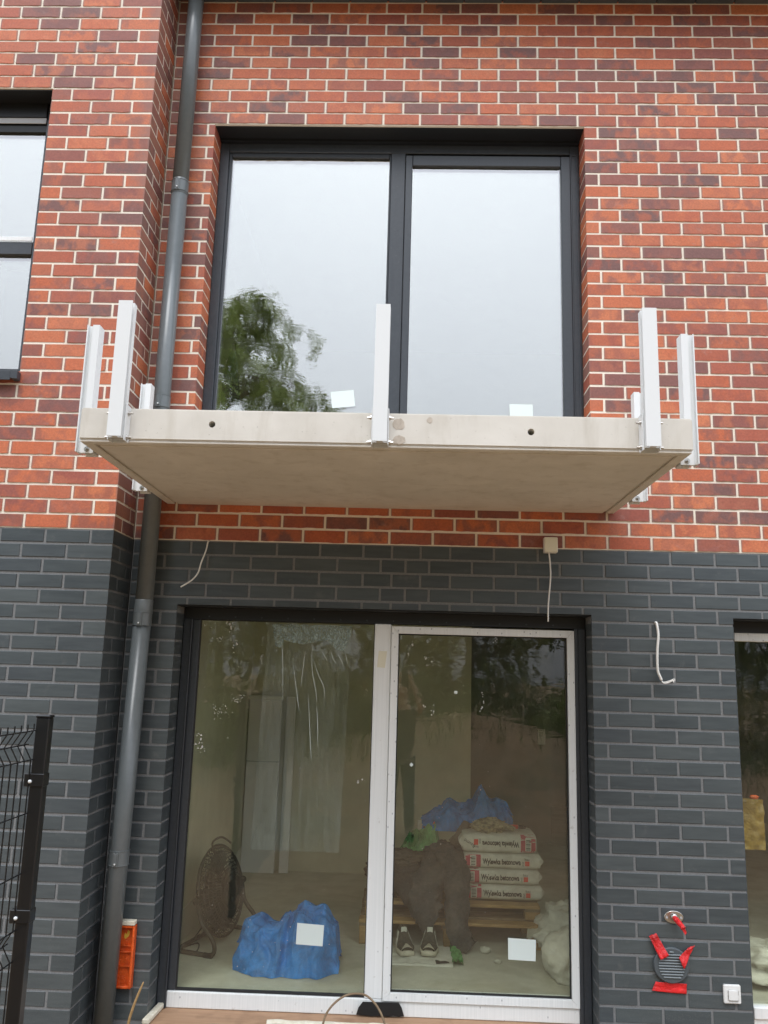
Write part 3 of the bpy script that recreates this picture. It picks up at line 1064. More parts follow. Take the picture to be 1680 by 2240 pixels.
for zc in (ZB + 2.19, ZB + .80, ZB - .465, ZB - 1.72):
    x = pxz(zc)
    m = MB()
    m.tube([(x, -.098, zc - .036), (x, -.098, zc + .036)], PR + .0028, 32)
    cl = part('pipe_clip', m, 'pipe', dp)
    m = MB()
    m.ring((x, -.098, zc + .036), (0, 0, 1), PR + .0030, .0020, 32, 6)
    m.ring((x, -.098, zc - .036), (0, 0, 1), PR + .0030, .0020, 32, 6)
    part('clip_rim', m, 'pipe', cl, smooth=True)
    m = MB()
    m.box(x - .016, x + .012, -.098 - PR - .0085, -.098 - PR + .004, zc - .040, zc + .032)
    m.box(x - .010, x + .006, -.098 - PR - .0115, -.098 - PR - .0085, zc - .030, zc + .026)
    part('clip_latch', m, 'pipe', cl, bevel=.002)
    part('clip_screw', MB().cyl((x - .002, -.098 - PR - .0116, zc - .024), (x - .002, -.098 - PR - .015, zc - .024), .0045, 10), 'alu', cl)
    m = MB().box(x - .012, x + .012, -.098 + PR, -.001, zc - .012, zc + .012)
    part('clip_bracket', m, 'pipe', cl)

# ------------------------------------------------------------------ cables and fittings on the wall
def smooth_path(pts, n=6):
    pts = [Vector(p) for p in pts]
    out = []
    for i in range(len(pts) - 1):
        p0, p1, p2, p3 = pts[max(i - 1, 0)], pts[i], pts[i + 1], pts[min(i + 2, len(pts) - 1)]
        for k in range(n):
            t = k / n
            out.append(.5 * ((2 * p1) + (-p0 + p2) * t + (2 * p0 - 5 * p1 + 4 * p2 - p3) * t * t + (-p0 + 3 * p1 - 3 * p2 + p3) * t ** 3))
    out.append(pts[-1])
    return out
pth = [(-2.419, .004, 2.601), (-2.421, -.02, 2.588), (-2.426, -.032, 2.538), (-2.448, -.035, 2.466), (-2.462, -.035, 2.408), (-2.498, -.035, 2.363), (-2.556, -.035, 2.325)]
single('loose_cable', MB().tube(smooth_path(pth), .0045, 8), 'wire', 'thin white cable curling out of the joint under the balcony beside the downpipe', 'cable', smooth=True)
jb = thing('junction_box', 'small cream junction box on the lowest red course with a cable hanging from it', 'junction box', (-.455, 0, 2.57))
part('box_body', MB().box(-.493, -.417, -.048, .003, 2.572, 2.660), 'white', jb, bevel=.004)
part('box_lid', MB().box(-.491, -.419, -.052, -.0484, 2.574, 2.658), 'cream', jb, bevel=.002)
pth = [(-.466, -.035, 2.573), (-.462, -.034, 2.54), (-.457, -.030, 2.470), (-.459, -.030, 2.409), (-.472, -.034, 2.278), (-.474, -.034, 2.183)]
part('cable', MB().tube(smooth_path(pth), .0042, 8), 'wire', jb, smooth=True)
wc = thing('wall_cable', 'thick white cable stub with bared cores on the dark wall right of the door', 'cable', (.131, 0, 2.19))
pth = [(.131, .004, 2.194), (.131, -.02, 2.188), (.134, -.034, 2.122), (.125, -.036, 2.038), (.124, -.034, 1.937), (.137, -.034, 1.895), (.143, -.034, 1.880)]
part('cable_sheath', MB().tube(smooth_path(pth), .0072, 10), 'wire', wc, smooth=True)
for k, (dx, dz) in enumerate(((0, 0), (.004, .006), (-.002, -.004))):
    pth = [(.143, -.034, 1.882), (.150, -.034 - .003 * k, 1.866 + dz * .4), (.178 + dx, -.036, 1.869 + dz), (.205 + dx, -.038, 1.881 + dz), (.209 + dx, -.040, 1.872 + dz)]
    part('cable_core', MB().tube(smooth_path(pth), .0026, 6), 'wire' if k != 1 else 'paper', wc, smooth=True)

# garden tap connection
tp = thing('tap_flange', 'steel oval wall flange with a pipe stub wrapped in red tape', 'tap', (.172, 0, .66))
def disc_pts(cx, cz, rx, rz_, n=28, rot=0):
    return [(cx + rx * cos(2 * pi * i / n) * cos(rot) - rz_ * sin(2 * pi * i / n) * sin(rot), cz + rx * cos(2 * pi * i / n) * sin(rot) + rz_ * sin(2 * pi * i / n) * cos(rot)) for i in range(n)]
part('flange', MB().prism(disc_pts(.172, .659, .050, .031), -.006, .001), 'steel', tp, bevel=.0015)
for x in (.135, .209):
    part('screw', MB().cyl((x, -.006, .658), (x, -.0085, .658), .006, 12), 'alu_in', tp)
part('collar', MB().tube([(.172, -.006, .660), (.172, -.014, .660), (.172, -.020, .659)], [.020, .019, .014], 20), 'steel', tp, smooth=True)
q = random.Random(5)
pts = [(.172, -.016, .659), (.174, -.050, .655), (.178, -.080, .648), (.184, -.098, .640), (.188, -.106, .632)]
pth = smooth_path(pts, 5)
part('tape_wrap', MB().tube(pth, [.0125 + q.uniform(-.0015, .002) for _ in pth], 14), 'redtape', tp)
part('tape_tail', MB().prism([(.182, .640), (.196, .636), (.206, .612), (.198, .600), (.184, .622)], -.100, -.098), 'redtape', tp)

# ventilation grille
vt = thing('vent_grille', 'round anthracite ventilation grille fixed low on the wall with red tape', 'vent', (.147, 0, .43))
VC = (.147, .429)
part('grille_ring', MB().prism(disc_pts(*VC, .092, .086, 48), -.022, .001), 'ventgrey', vt, bevel=.004)
for i in range(11):
    z = VC[1] + .066 - i * .0135
    h = math.sqrt(max(0, .080 ** 2 - (z - VC[1]) ** 2))
    w = h - .012
    if i in (0, 10): w *= .35
    if w > .01:
        part('grille_slat', MB().box(VC[0] - w, VC[0] + w, -.0285, -.0225, z - .0032, z + .0032), 'slat', vt, bevel=.0018)
def tape(pts, y0, label, bow=.004, y1=None):
    """a strip of tape: an outline with a little thickness, buckled off the wall"""
    q = random.Random(len(label))
    a, b, c, d = [Vector((p[0], 0, p[1])) for p in pts]     # a-b top, d-c bottom
    n = 12
    def fn(u, v):
        p = (a * (1 - u) + b * u) * (1 - v) + (d * (1 - u) + c * u) * v
        yy = y0 if y1 is None else y0 * (1 - v) + y1 * v
        return (p.x, yy - bow * (.5 + .5 * sin(7 * v + 2 * u)) - bow * .8 * noise.noise(Vector((u * 3, v * 5, len(label)))), p.z + .003 * noise.noise(Vector((u * 4, v * 4, 9))))
    mb = MB(); mb.grid(fn, 8, n)
    o = single('tape_strip', mb, 'redtape', label, 'tape', 'strips of red tape around the vent', smooth=True)
    md = o.modifiers.new('thick', 'SOLIDIFY'); md.thickness = .0008
    return o
tape([(.036, .566), (.074, .582), (.131, .480), (.086, .460)], -.010, 'red tape strip holding the upper left of the round vent', .008, -.031)
tape([(.236, .516), (.272, .531), (.205, .418), (.180, .472)], -.010, 'red tape strip holding the upper right of the round vent', .008, -.031)
tape([(.066, .346), (.226, .340), (.222, .291), (.045, .301)], -.004, 'red tape strip stuck flat below the round vent', .002)

sw = thing('light_switch', 'white square outdoor switch low on the dark wall below the red tap', 'switch', (.453, 0, .30))
part('switch_plate', MB().box(.410, .497, -.016, .001, .257, .346), 'white', sw, bevel=.004, seg=2)
part('switch_rocker', MB().box(.429, .483, -.024, -.0162, .272, .325), 'white', sw, bevel=.004, seg=2)

# orange tray
ot = thing('orange_tray', 'orange plastic tray with ribs standing upright behind the downpipe', 'tray', (-2.70, -.03, .22))
TX0, TX1, TZ0, TZ1 = -2.80, -2.661, .222, .530
part('tray_base', MB().box(TX0, TX1, -.012, -.006, TZ0, TZ1), 'orange', ot)
mb = MB(); frame_rect(mb, TX0, TX1, TZ0, TZ1, -.045, -.0122, .012, .014, .014, .014)
part('tray_rim', mb, 'orange', ot, bevel=.004)
for z in (.325, .395, .425):
    part('tray_rib', MB().box(TX0 + .013, TX1 - .015, -.024, -.0122, z - .004, z + .004), 'orange', ot, bevel=.001)
part('tray_spill', MB().prism([(-2.716, .455), (-2.700, .470), (-2.694, .490), (-2.706, .500), (-2.712, .478), (-2.722, .486), (-2.724, .462)], -.0140, -.0121), 'yellowmark', ot)
part('tray_board', MB().box(TX0, TX1 - .002, -.05, -.008, TZ1 + .001, TZ1 + .024), 'foam', ot, bevel=.003)

# stake, cable loop, torn flap and the sill board in front of the door
single('wooden_stake', MB().tube(smooth_path([(-2.635, -.13, 0.0), (-2.628, -.14, .10), (-2.600, -.15, .20), (-2.564, -.15, .297)]), [.010, .009, .008, .008, .008, .0075, .007, .007, .007, .007, .007, .0065, .0065, .006, .006, .0055, .005, .004, .003], 8), 'pallet', 'thin weathered stick leaning against the dark wall below the orange tray', 'stick', smooth=True)
pth = [(-1.66, -.03, .0), (-1.652, -.03, .079), (-1.634, -.02, .138), (-1.588, -.01, .191), (-1.524, .0, .224), (-1.444, .0, .227), (-1.386, -.01, .191), (-1.349, -.02, .141), (-1.329, -.03, .085), (-1.322, -.03, .0)]
single('bent_hose', MB().tube(smooth_path(pth), .0055, 8), 'palletdark', 'thin muddy hose bent into an arch before the door mullion', 'hose', smooth=True)
fl = MB()
q = random.Random(11)
pts = [(-1.455, .140), (-1.262, .142), (-1.246, .120), (-1.232, .078)]
bot = [(-1.232 - .256 * i / 9, .074 + q.uniform(-.004, .004)) for i in range(10)]
fl.prism([(-1.475, .142)] [:0] + list(reversed(pts + bot[1:] + [(-1.478, .110)])), FY - .024, FY - .0185)
single('sealing_flap', fl, 'black', 'torn black sealing membrane at the foot of the white mullion', 'membrane', recalc=True)
struct('terrace_sill', MB().box(DL + .010, DR - .010, -.055, .240, .028, .0635), 'deck')
struct('terrace_sill', MB().box(RL + .010, RR - .010, -.02, .240, .028, .0635), 'deck')
def rag(name, x0, x1, y0, y1, z, m, label, cat, seed, amp=.012):
    mb = MB()
    def fn(u, v):
        x = x0 + (x1 - x0) * u
        return (x, y0 + (y1 - y0) * v + amp * noise.noise(Vector((x * 9, v, seed))), z + .012 * (sin(pi * v)) + .006 * noise.noise(Vector((x * 12, v * 4, seed))))
    mb.grid(fn, 90, 6)
    mb.grid(lambda u, v: (fn(u, 0)[0], fn(u, 0)[1], fn(u, 0)[2] * (1 - v)), 90, 1)
    return single(name, mb, m, label, cat, smooth=True, recalc=True)
rag('foam_edge', -1.95, -.28, .015, .055, .066, 'foam', 'ragged cream line of mounting foam along the front of the door sill', 'foam', 4, .014)
rag('grey_membrane', -2.30, .0, -.16, .012, .058, 'film', 'creased grey membrane lying along the foot of the patio door', 'membrane', 8, .02)
mb = MB()
mb.prism_z([(-2.566, .165), (-2.530, .165), (-2.545, -.06), (-2.585, -.06)], .0645, .092)
single('foam_strip', mb, 'foam', 'cream foam strip along the left jamb at the end of the sill', 'foam', bevel=.006)

# ------------------------------------------------------------------ mesh fence
fx = -2.562
fe = thing('mesh_fence', 'black welded mesh fence with a square post at the left edge', 'fence', (fx, -1.7, 0))
FPY = -1.69
part('fence_post', MB().box(fx - .024, fx + .024, FPY, FPY + .042, -.02, 1.684), 'blackgloss', fe, bevel=.003)
part('post_cap', MB().box(fx - .026, fx + .026, FPY - .002, FPY + .044, 1.6845, 1.694), 'blackgloss', fe, bevel=.003)
part('fence_post', MB().box(fx - .024, fx + .024, FPY - 2.56, FPY - 2.52, -.02, 1.71), 'blackgloss', fe, bevel=.003)
WX = fx - .026
zlev = [1.640, 1.590, 1.540, 1.358, 1.158, .975, .925, .875, .66, .46, .26, .10]
def fold(z):
    for c in (1.590, .925):
        if abs(z - c) < .05: return -.030 * (1 - abs(z - c) / .05)
    return 0.0
for i in range(50):
    y = FPY - .005 - .05 * i
    pth = [(WX, y, .06), (WX, y, .875), (WX - .030, y, .925), (WX, y, .975), (WX, y, 1.540), (WX - .030, y, 1.590), (WX, y, 1.640), (WX, y, 1.664)]
    part('vertical_wire', MB().tube(pth, .0026, 5), 'blackgloss', fe)
for z in zlev:
    x = WX + fold(z) + .0045
    part('horizontal_wire', MB().tube([(x, FPY + .022, z), (x, FPY - 2.5, z)], .0026, 5), 'blackgloss', fe)
for z in (1.47, 1.02, .40):
    cl = part('fence_clip', MB().box(fx - .044, fx + .0265, FPY - .004, FPY + .046, z - .022, z + .022), 'blackgloss', fe, bevel=.002)
    part('clip_bolt', MB().tube([(fx - .020, FPY - .004, z - .004), (fx - .020, FPY - .009, z - .004), (fx - .020, FPY - .012, z - .004)], [.0062, .0062, .003], 12), 'alu', cl, smooth=True)

# ------------------------------------------------------------------ labels and leftovers on the glass
def sticker(pts, y, label, m='sticker', cat='sticker', name='glass_sticker', group='white stickers on the window panes', t=.0008):
    single(name, MB().prism(list(reversed(pts)) if False else pts, y - t, y), m, label, cat, group, recalc=True)
gy_l, gy_r = FY + .0298, FY + .0178
sticker([(-1.770, 3.585), (-1.627, 3.601), (-1.613, 3.495), (-1.756, 3.480)], FY + .0278, 'tilted white square sticker low on the left upper window pane')
sticker([(-.662, 3.521), (-.520, 3.521), (-.517, 3.405), (-.660, 3.402)], FY + .0098, 'white square sticker half hidden by the slab on the right upper pane')
sticker([(-1.832, .507), (-1.683, .500), (-1.687, .392), (-1.835, .398)], gy_l, 'white square sticker on the left door pane before the blue sack')
sticker([(-.673, .474), (-.521, .469), (-.524, .361), (-.672, .365)], gy_r, 'white square sticker on the right door pane beside the pallet')
sticker([(-.980, 1.787), (-.961, 1.784), (-.964, 1.768), (-.982, 1.771)], gy_r, 'tiny white square of tape high on the right door pane', group=None)
sticker([(-1.220, 1.380), (-1.208, 1.368), (-1.219, 1.356), (-1.231, 1.367)], gy_r, 'tiny white diamond of tape by the mullion on the right door pane', group=None)
sticker([(-1.423, 2.001), (-1.374, 2.000), (-1.385, 1.905), (-1.430, 1.908)], FY - .0042, 'cream strip of masking tape on the white mullion', 'cream', 'tape', 'masking_tape', None)
# torn protective film hanging from the top of the left door pane
mb = MB()
low = [(0, .0), (.06, .135), (.13, .135), (.16, .09), (.22, .10), (.40, .115), (.55, .10), (.70, .085), (.82, .14), (.92, .15), (1.0, .04)]
def lowz(u):
    for (a, z0), (b, z1) in zip(low, low[1:]):
        if a <= u <= b: return z0 + (z1 - z0) * (u - a) / (b - a)
    return 0
def film_fn(u, v):
    x = -2.058 + .47 * u
    z = 2.142 - v * lowz(u)
    f = noise.noise(Vector((u * 16, v * 5, 2))) + .6 * noise.noise(Vector((u * 35, v * 12, 7)))
    return (x, gy_l - .006 - .010 * abs(f), z + .004 * noise.noise(Vector((u * 20, 0, 4))))
mb.grid(film_fn, 60, 10)
single('torn_film', mb, 'clearfilm', 'crumpled torn clear film hanging at the top of the left door pane', 'film')

film = bpy.data.objects['torn_film']
fxz = lambda a, b: (-2.11 + (a - 685) * .000683, gy_l - .005, 2.004 - (b - 380) * .00068)
for pth in ([(815, 230), (850, 330), (870, 520), (885, 820)], [(1115, 360), (1125, 560), (1165, 740), (1175, 830)], [(1130, 470), (1180, 600), (1230, 700), (1240, 790)], [(1060, 400), (1045, 560), (1035, 700)],
            [(1200, 400), (1240, 460), (1250, 480)], [(1280, 400), (1300, 460), (1330, 500)], [(1340, 420), (1370, 470), (1390, 510)], [(1400, 410), (1415, 450), (1425, 500)], [(1175, 860), (1190, 1000), (1200, 1200)], [(1100, 760), (1130, 1100), (1150, 1300)], [(960, 520), (1010, 800), (1030, 900)]):
    pp = smooth_path([fxz(*p) for p in pth], 5)
    part('film_crease', MB().tube(pp, [.0004 + .0011 * sin(pi * i / (len(pp) - 1)) for i in range(len(pp))], 5), 'sticker', film)
def sheetm():
    m = bpy.data.materials.new('clinging_film')
    m.use_nodes = True
    t = m.node_tree; t.nodes.clear(); g = NT(t)
    out = g.n('ShaderNodeOutputMaterial'); tr = g.n('ShaderNodeBsdfTransparent'); tr.inputs[0].default_value = (.96, .98, .97, 1)
    df = g.n('ShaderNodeBsdfDiffuse'); df.inputs[0].default_value = (.6, .66, .6, 1)
    f = g.ramp(g.noise(g.coord((14, 1, 1.2)), 3, 4, .6, .6), [(.35, (.03, .03, .03)), (.75, (.17, .17, .17))])
    mx = g.n('ShaderNodeMixShader'); g.l(f, mx.inputs[0]); g.l(tr.outputs[0], mx.inputs[1]); g.l(df.outputs[0], mx.inputs[2]); g.l(mx.outputs[0], out.inputs[0])
    return m
M['cling'] = sheetm()
part('film_sheet', MB().grid(lambda u, v: (-2.085 + .50 * u - .03 * v, gy_l - .002 - .001 * sin(9 * u), 2.13 - 1.25 * v), 20, 4), 'cling', film, smooth=True)
# plaster splashes dried on the panes
q = random.Random(23)
def splash(pane_y, clusters, parent):
    mb = MB()
    for (cx, cz, rx, rz_, n, sz_) in clusters:
        for _ in range(n):
            x, z = cx + q.gauss(0, rx), cz + q.gauss(0, rz_)
            r_ = sz_ * q.uniform(.4, 1.3); k = 6; a0 = q.random() * 6
            pts = [(x + r_ * q.uniform(.5, 1.1) * cos(a0 + 2 * pi * i / k), z + r_ * q.uniform(.5, 1.4) * sin(a0 + 2 * pi * i / k)) for i in range(k)]
            mb.prism(pts, pane_y - .0012, pane_y - .0001)
    o = part('plaster_splash', mb, 'paper', parent)
    o['kind'] = 'stuff'
splash(gy_l, [(-2.443, 2.123, .010, .010, 5, .004), (-2.309, 2.127, .014, .016, 10, .006), (-2.362, 2.051, .016, .014, 10, .003), (-2.279, 2.026, .015, .015, 9, .003), (-2.11, 1.96, .006, .05, 16, .0028), (-2.238, 1.701, .018, .016, 26, .0028), (-2.328, 1.627, .026, .020, 34, .0028),
              (-2.44, 1.487, .016, .012, 8, .005), (-2.442, 1.425, .018, .016, 12, .006), (-1.503, 1.263, .015, .006, 7, .004), (-2.0, 1.4, .25, .5, 40, .0022), (-1.95, .5, .22, .2, 30, .0020)], door)
splash(gy_r, [(-1.239, 2.04, .012, .05, 8, .004), (-1.144, 1.956, .016, .018, 12, .004), (-1.117, 1.677, .016, .014, 9, .004), (-.815, 1.728, .010, .03, 8, .004), (-.741, 2.08, .008, .04, 8, .003), (-.9, 1.2, .22, .5, 36, .0020)], door)

# ------------------------------------------------------------------ things inside the room
def lump(c, r, seed, amp=.25, freq=2.2, nu=64, nv=40, flat=0.0, zmin=None, power=1.0):
    """a crumpled closed body"""
    c = Vector(c)
    def fn(u, v):
        a, b = 2 * pi * u, pi * (v - .5) * .999
        d = Vector((cos(a) * cos(b), sin(a) * cos(b), sin(b)))
        k = 1 + amp * noise.noise(d * freq + Vector((seed, seed * 2, 0))) + amp * .5 * noise.noise(d * freq * 2.7 + Vector((seed, 0, seed))) + amp * .55 * (.3 - abs(noise.noise(d * freq * 1.9 + Vector((0, seed, 4))))) + amp * .34 * (.3 - abs(noise.noise(d * freq * 4.5 + Vector((0, seed, 0)))))
        p = Vector((d.x * r[0], d.y * r[1], d.z * r[2])) * k
        z = c.z + p.z
        if zmin is not None and z < zmin: z = zmin + .002 * noise.noise(d * 9)
        return (c.x + p.x, c.y + p.y, z)
    mb = MB(); mb.grid(fn, nu, nv, True)
    return mb
def merge(*mbs):
    o = MB()
    for m in mbs: o.add(m.v, m.f)
    return o

# blue sack on the floor left
def sack_body(cx, cy, w, d, seed, prof, zf=ZF):
    """a slumped polythene sack: heights along its width from prof, ridged with creases"""
    def hz(u):
        for (a, z0), (b, z1) in zip(prof, prof[1:]):
            if a <= u <= b:
                t = (u - a) / (b - a); t = t * t * (3 - 2 * t)
                return z0 + (z1 - z0) * t
        return prof[-1][1]
    def fn(u, v):
        h = hz(u)
        t = 2 * v - 1
        e = 1 - abs(t) ** 2.2
        wx = u * 5 + 1.3 * noise.noise(Vector((u * 4, v * 4, seed + 7))); wv = v * 4 + 1.3 * noise.noise(Vector((v * 4, u * 4, seed + 9)))
        cre = .045 * noise.noise(Vector((u * 5, v * 4, seed))) + .060 * (.35 - abs(noise.noise(Vector((wx, wv, seed + 3))))) + .034 * (.35 - abs(noise.noise(Vector((wx * 2.3, wv * 2.3, seed + 3))))) + .016 * (.3 - abs(noise.noise(Vector((wx * 5, wv * 5, seed)))))
        ed = min(1, 5 * u, 5 * (1 - u))
        dd = d * (.6 + .4 * ed)
        x = cx - w / 2 + w * u + .02 * noise.noise(Vector((v * 5, u * 3, seed + 1)))
        y = cy + t * dd * .5 * (1 + .12 * noise.noise(Vector((u * 9, seed, 2)))) - cre * .8 * (1 - abs(t) ** 6)
        z = zf + .003 + max(0, e) * h + cre * e * ed
        return (x, y, max(zf + .002, z))
    mb = MB(); mb.grid(fn, 110, 64)
    return mb
single('blue_sack', sack_body(-1.925, .66, .62, .50, 3.0, [(0, .12), (.07, .235), (.20, .24), (.36, .225), (.50, .26), (.64, .325), (.82, .325), (.95, .24), (1, .08)]), 'bluebag',
       'crumpled blue polythene sack on the floor inside the left door pane', 'sack', smooth=True)

# floor fan
FC = Vector((-2.43, 1.0, .385 + .08))
fn_ = thing('floor_fan', 'round metal floor fan with wire cage on tube legs by the left wall', 'fan', (-2.43, 1.0, ZF))
ax = Vector((.92, -.27, .20)).normalized()
ref = Vector((0, 0, 1)); fu = ax.cross(ref).normalized(); fw = ax.cross(fu).normalized()
cage = MB()
RR_ = .275
for s, dep in ((1, .075), (-1, .085)):
    for i in range(60):
        a = 2 * pi * i / 60
        d = fu * cos(a) + fw * sin(a)
        pth = []
        for t in (1.0, .92, .75, .5, .25, .1):
            pth.append(FC + d * (RR_ * t) + ax * s * dep * (1 - t ** 2.4) ** .6)
        cage.tube(pth, .0030, 4, False)
    for t in (.3, .45, .6, .72, .83, .93):
        cage.ring(FC + ax * s * dep * (1 - t ** 2.4) ** .6, ax, RR_ * t, .0030, 36, 4)
cage.ring(FC, ax, RR_, .007, 44, 6)
part('fan_cage', cage, 'fan', fn_)
hub = MB().tube([FC - ax * .09, FC - ax * .085, FC + ax * .03, FC + ax * .04], [.05, .075, .075, .04], 24)
part('fan_motor', hub, 'fan', fn_, smooth=True)
for i in range(3):
    a = 2 * pi * i / 3 + .5
    def bl(u, v, a=a):
        aa = a + (u - .5) * 1.5
        d = fu * cos(aa) + fw * sin(aa)
        return FC + d * (.06 + .18 * v) + ax * (.03 * (u - .5) * 2)
    o = part('fan_blade', MB().grid(bl, 8, 6), 'fan', fn_, smooth=True)
    o.modifiers.new('thick', 'SOLIDIFY').thickness = .003
badge = MB().cyl(FC + ax * .078, FC + ax * .083, .05, 24)
part('fan_badge', badge, 'fan', fn_)
sideL, sideR = FC + fu * .285, FC - fu * .285
for s in (-1, 1):
    pv = FC + fu * s * .285
    part('pivot_knob', MB().cyl(pv - fu * s * .02, pv + fu * s * .03, .022, 14), 'fan', fn_)
    f0 = Vector((pv.x, pv.y, ZF + .016))
    fwd = Vector((ax.x, ax.y, 0)).normalized()
    pth = [pv + fu * s * .01, pv + fwd * .03 + Vector((0, 0, -.12)), f0 + fwd * .11 + Vector((0, 0, .09)), f0 + fwd * .13 + Vector((0, 0, .03)), f0 + fwd * .10, f0 - fwd * .02, f0 - fwd * .14]
    part('leg', MB().tube(smooth_path(pth, 6), .0135, 10), 'fan', fn_, smooth=True)
    part('foot', MB().tube([f0 + fwd * .118 + Vector((0, 0, -.005)), f0 + fwd * .06 + Vector((0, 0, -.003))], .016, 10), 'black', fn_)
f0 = Vector((sideL.x, sideL.y, ZF + .016)); f1 = Vector((sideR.x, sideR.y, ZF + .016))
fwd = Vector((ax.x, ax.y, 0)).normalized()
part('cross_tube', MB().tube([f0 - fwd * .14, f1 - fwd * .14], .0135, 10), 'fan', fn_, smooth=True)
part('handle', MB().tube(smooth_path([FC + fu * .12 + Vector((0, 0, .25)), FC + fu * .10 + Vector((0, 0, .31)) - ax * .03, FC - fu * .02 + Vector((0, 0, .325)) - ax * .03, FC - fu * .1 + Vector((0, 0, .27))]), .007, 8), 'fan', fn_, smooth=True)
pth = [FC - ax * .06 + Vector((0, 0, -.12)), (-2.56, .92, .20), (-2.62, .82, .158), (-2.52, .78, .156), (-2.55, .95, .156), (-2.64, .75, .157), (-2.60, .40, .157)]
part('power_cord', MB().tube(smooth_path(pth), .0045, 6), 'black', fn_, smooth=True)

# pallets
def pallet(x0, x1, y0, y1, z0, ht, m1, m2, label, nb=6):
    t = thing('pallet', label, 'pallet', ((x0 + x1) / 2, (y0 + y1) / 2, z0), 'stacked pallets')
    bt = .020
    w = (y1 - y0)
    for i in range(nb):
        yy = y0 + (w - .095) * i / (nb - 1)
        part('deck_board', MB().box(x0 + rnd.uniform(-.005, .005), x1 + rnd.uniform(-.005, .005), yy, yy + .095, z0 + ht - bt, z0 + ht - .0005), m2 if i else m1, t, bevel=.002)
    for xx in (x0, (x0 + x1) / 2 - .05, x1 - .10):
        part('stringer', MB().box(xx, xx + .10, y0 + .004, y1 - .004, z0 + ht - 2 * bt, z0 + ht - bt - .0006), m2, t)
        for yy in (y0 + .004, (y0 + y1) / 2 - .05, y1 - .104):
            part('block', MB().box(xx + .002, xx + .098, yy + .002, yy + .10, z0 + .001, z0 + ht - 2 * bt - .0006), m1, t, bevel=.002)
    return t
pallet(-1.53, -.335, 1.07, 1.87, ZF, .150, 'pallet', 'palletdark', 'lower wooden pallet with block legs on the dusty floor')
pallet(-1.50, -.34, 1.17, 1.90, ZF + .150, .092, 'pallet', 'palletdark', 'upper wooden pallet carrying the cement sacks')
ZP = ZF + .242

# cement sacks
def txt(s, size, bold=.0):
    cu = bpy.data.curves.new('t', 'FONT')
    cu.body = s; cu.size = size; cu.resolution_u = 3; cu.offset = bold
    o = bpy.data.objects.new('t', cu); COL.objects.link(o)
    bpy.context.view_layer.update()
    me = bpy.data.meshes.new_from_object(o.evaluated_get(bpy.context.evaluated_depsgraph_get()))
    bpy.data.objects.remove(o)
    vs = [v.co.copy() for v in me.vertices]; fs = [tuple(p.vertices) for p in me.polygons]
    xs = [v.x for v in vs]
    w = max(xs) - min(xs); x0 = min(xs)
    return [Vector((v.x - x0, v.y, 0)) for v in vs], fs, w
class Sack:
    """superellipsoid body; its front (-y) face can be printed on"""
    def __init__(s, cx, cy, cz, L, D, H, seed, nx=7.0, nz=3.2):
        s.c = (cx, cy, cz); s.a, s.b, s.h = L / 2, D / 2, H / 2; s.seed = seed; s.nx, s.nz = nx, nz
    def wob(s, x, z): return .006 * noise.noise(Vector((x * 9, z * 16, s.seed))) + .004 * noise.noise(Vector((x * 26, z * 30, s.seed + 5)))
    def front(s, x, z):
        """y of the front face at local x,z"""
        t = 1 - abs(x / s.a) ** s.nx - abs(z / s.h) ** s.nz * .92
        return s.c[1] - s.b * max(0.0, t) ** .20 - s.wob(x, z)
    def mesh(s):
        def fn(u, v):
            a = 2 * pi * u
            # cross-section loop in y,z ; v along x
            x = -1 + 2 * v
            xx = s.a * (1 - (1 - abs(x)) ** 1.6) * (1 if x > 0 else -1)
            k = max(0, 1 - abs(xx / s.a) ** s.nx) ** (1 / s.nx)
            ca, sa = cos(a), sin(a)
            yy = s.b * (abs(ca) ** .42) * (1 if ca > 0 else -1)
            zz = s.h * (abs(sa) ** .55) * (1 if sa > 0 else -1)
            kk = (.55 + .45 * k) if abs(x) < .999 else .3
            w = s.wob(xx, zz * 2 + yy)
            return (s.c[0] + xx + .004 * noise.noise(Vector((yy * 20, zz * 20, s.seed))), s.c[1] + yy * (.93 + .07 * k) + (w if ca < 0 else 0) * -1, s.c[2] + zz * kk + w * .5)
        mb = MB(); mb.grid(fn, 48, 40, True)
        return mb
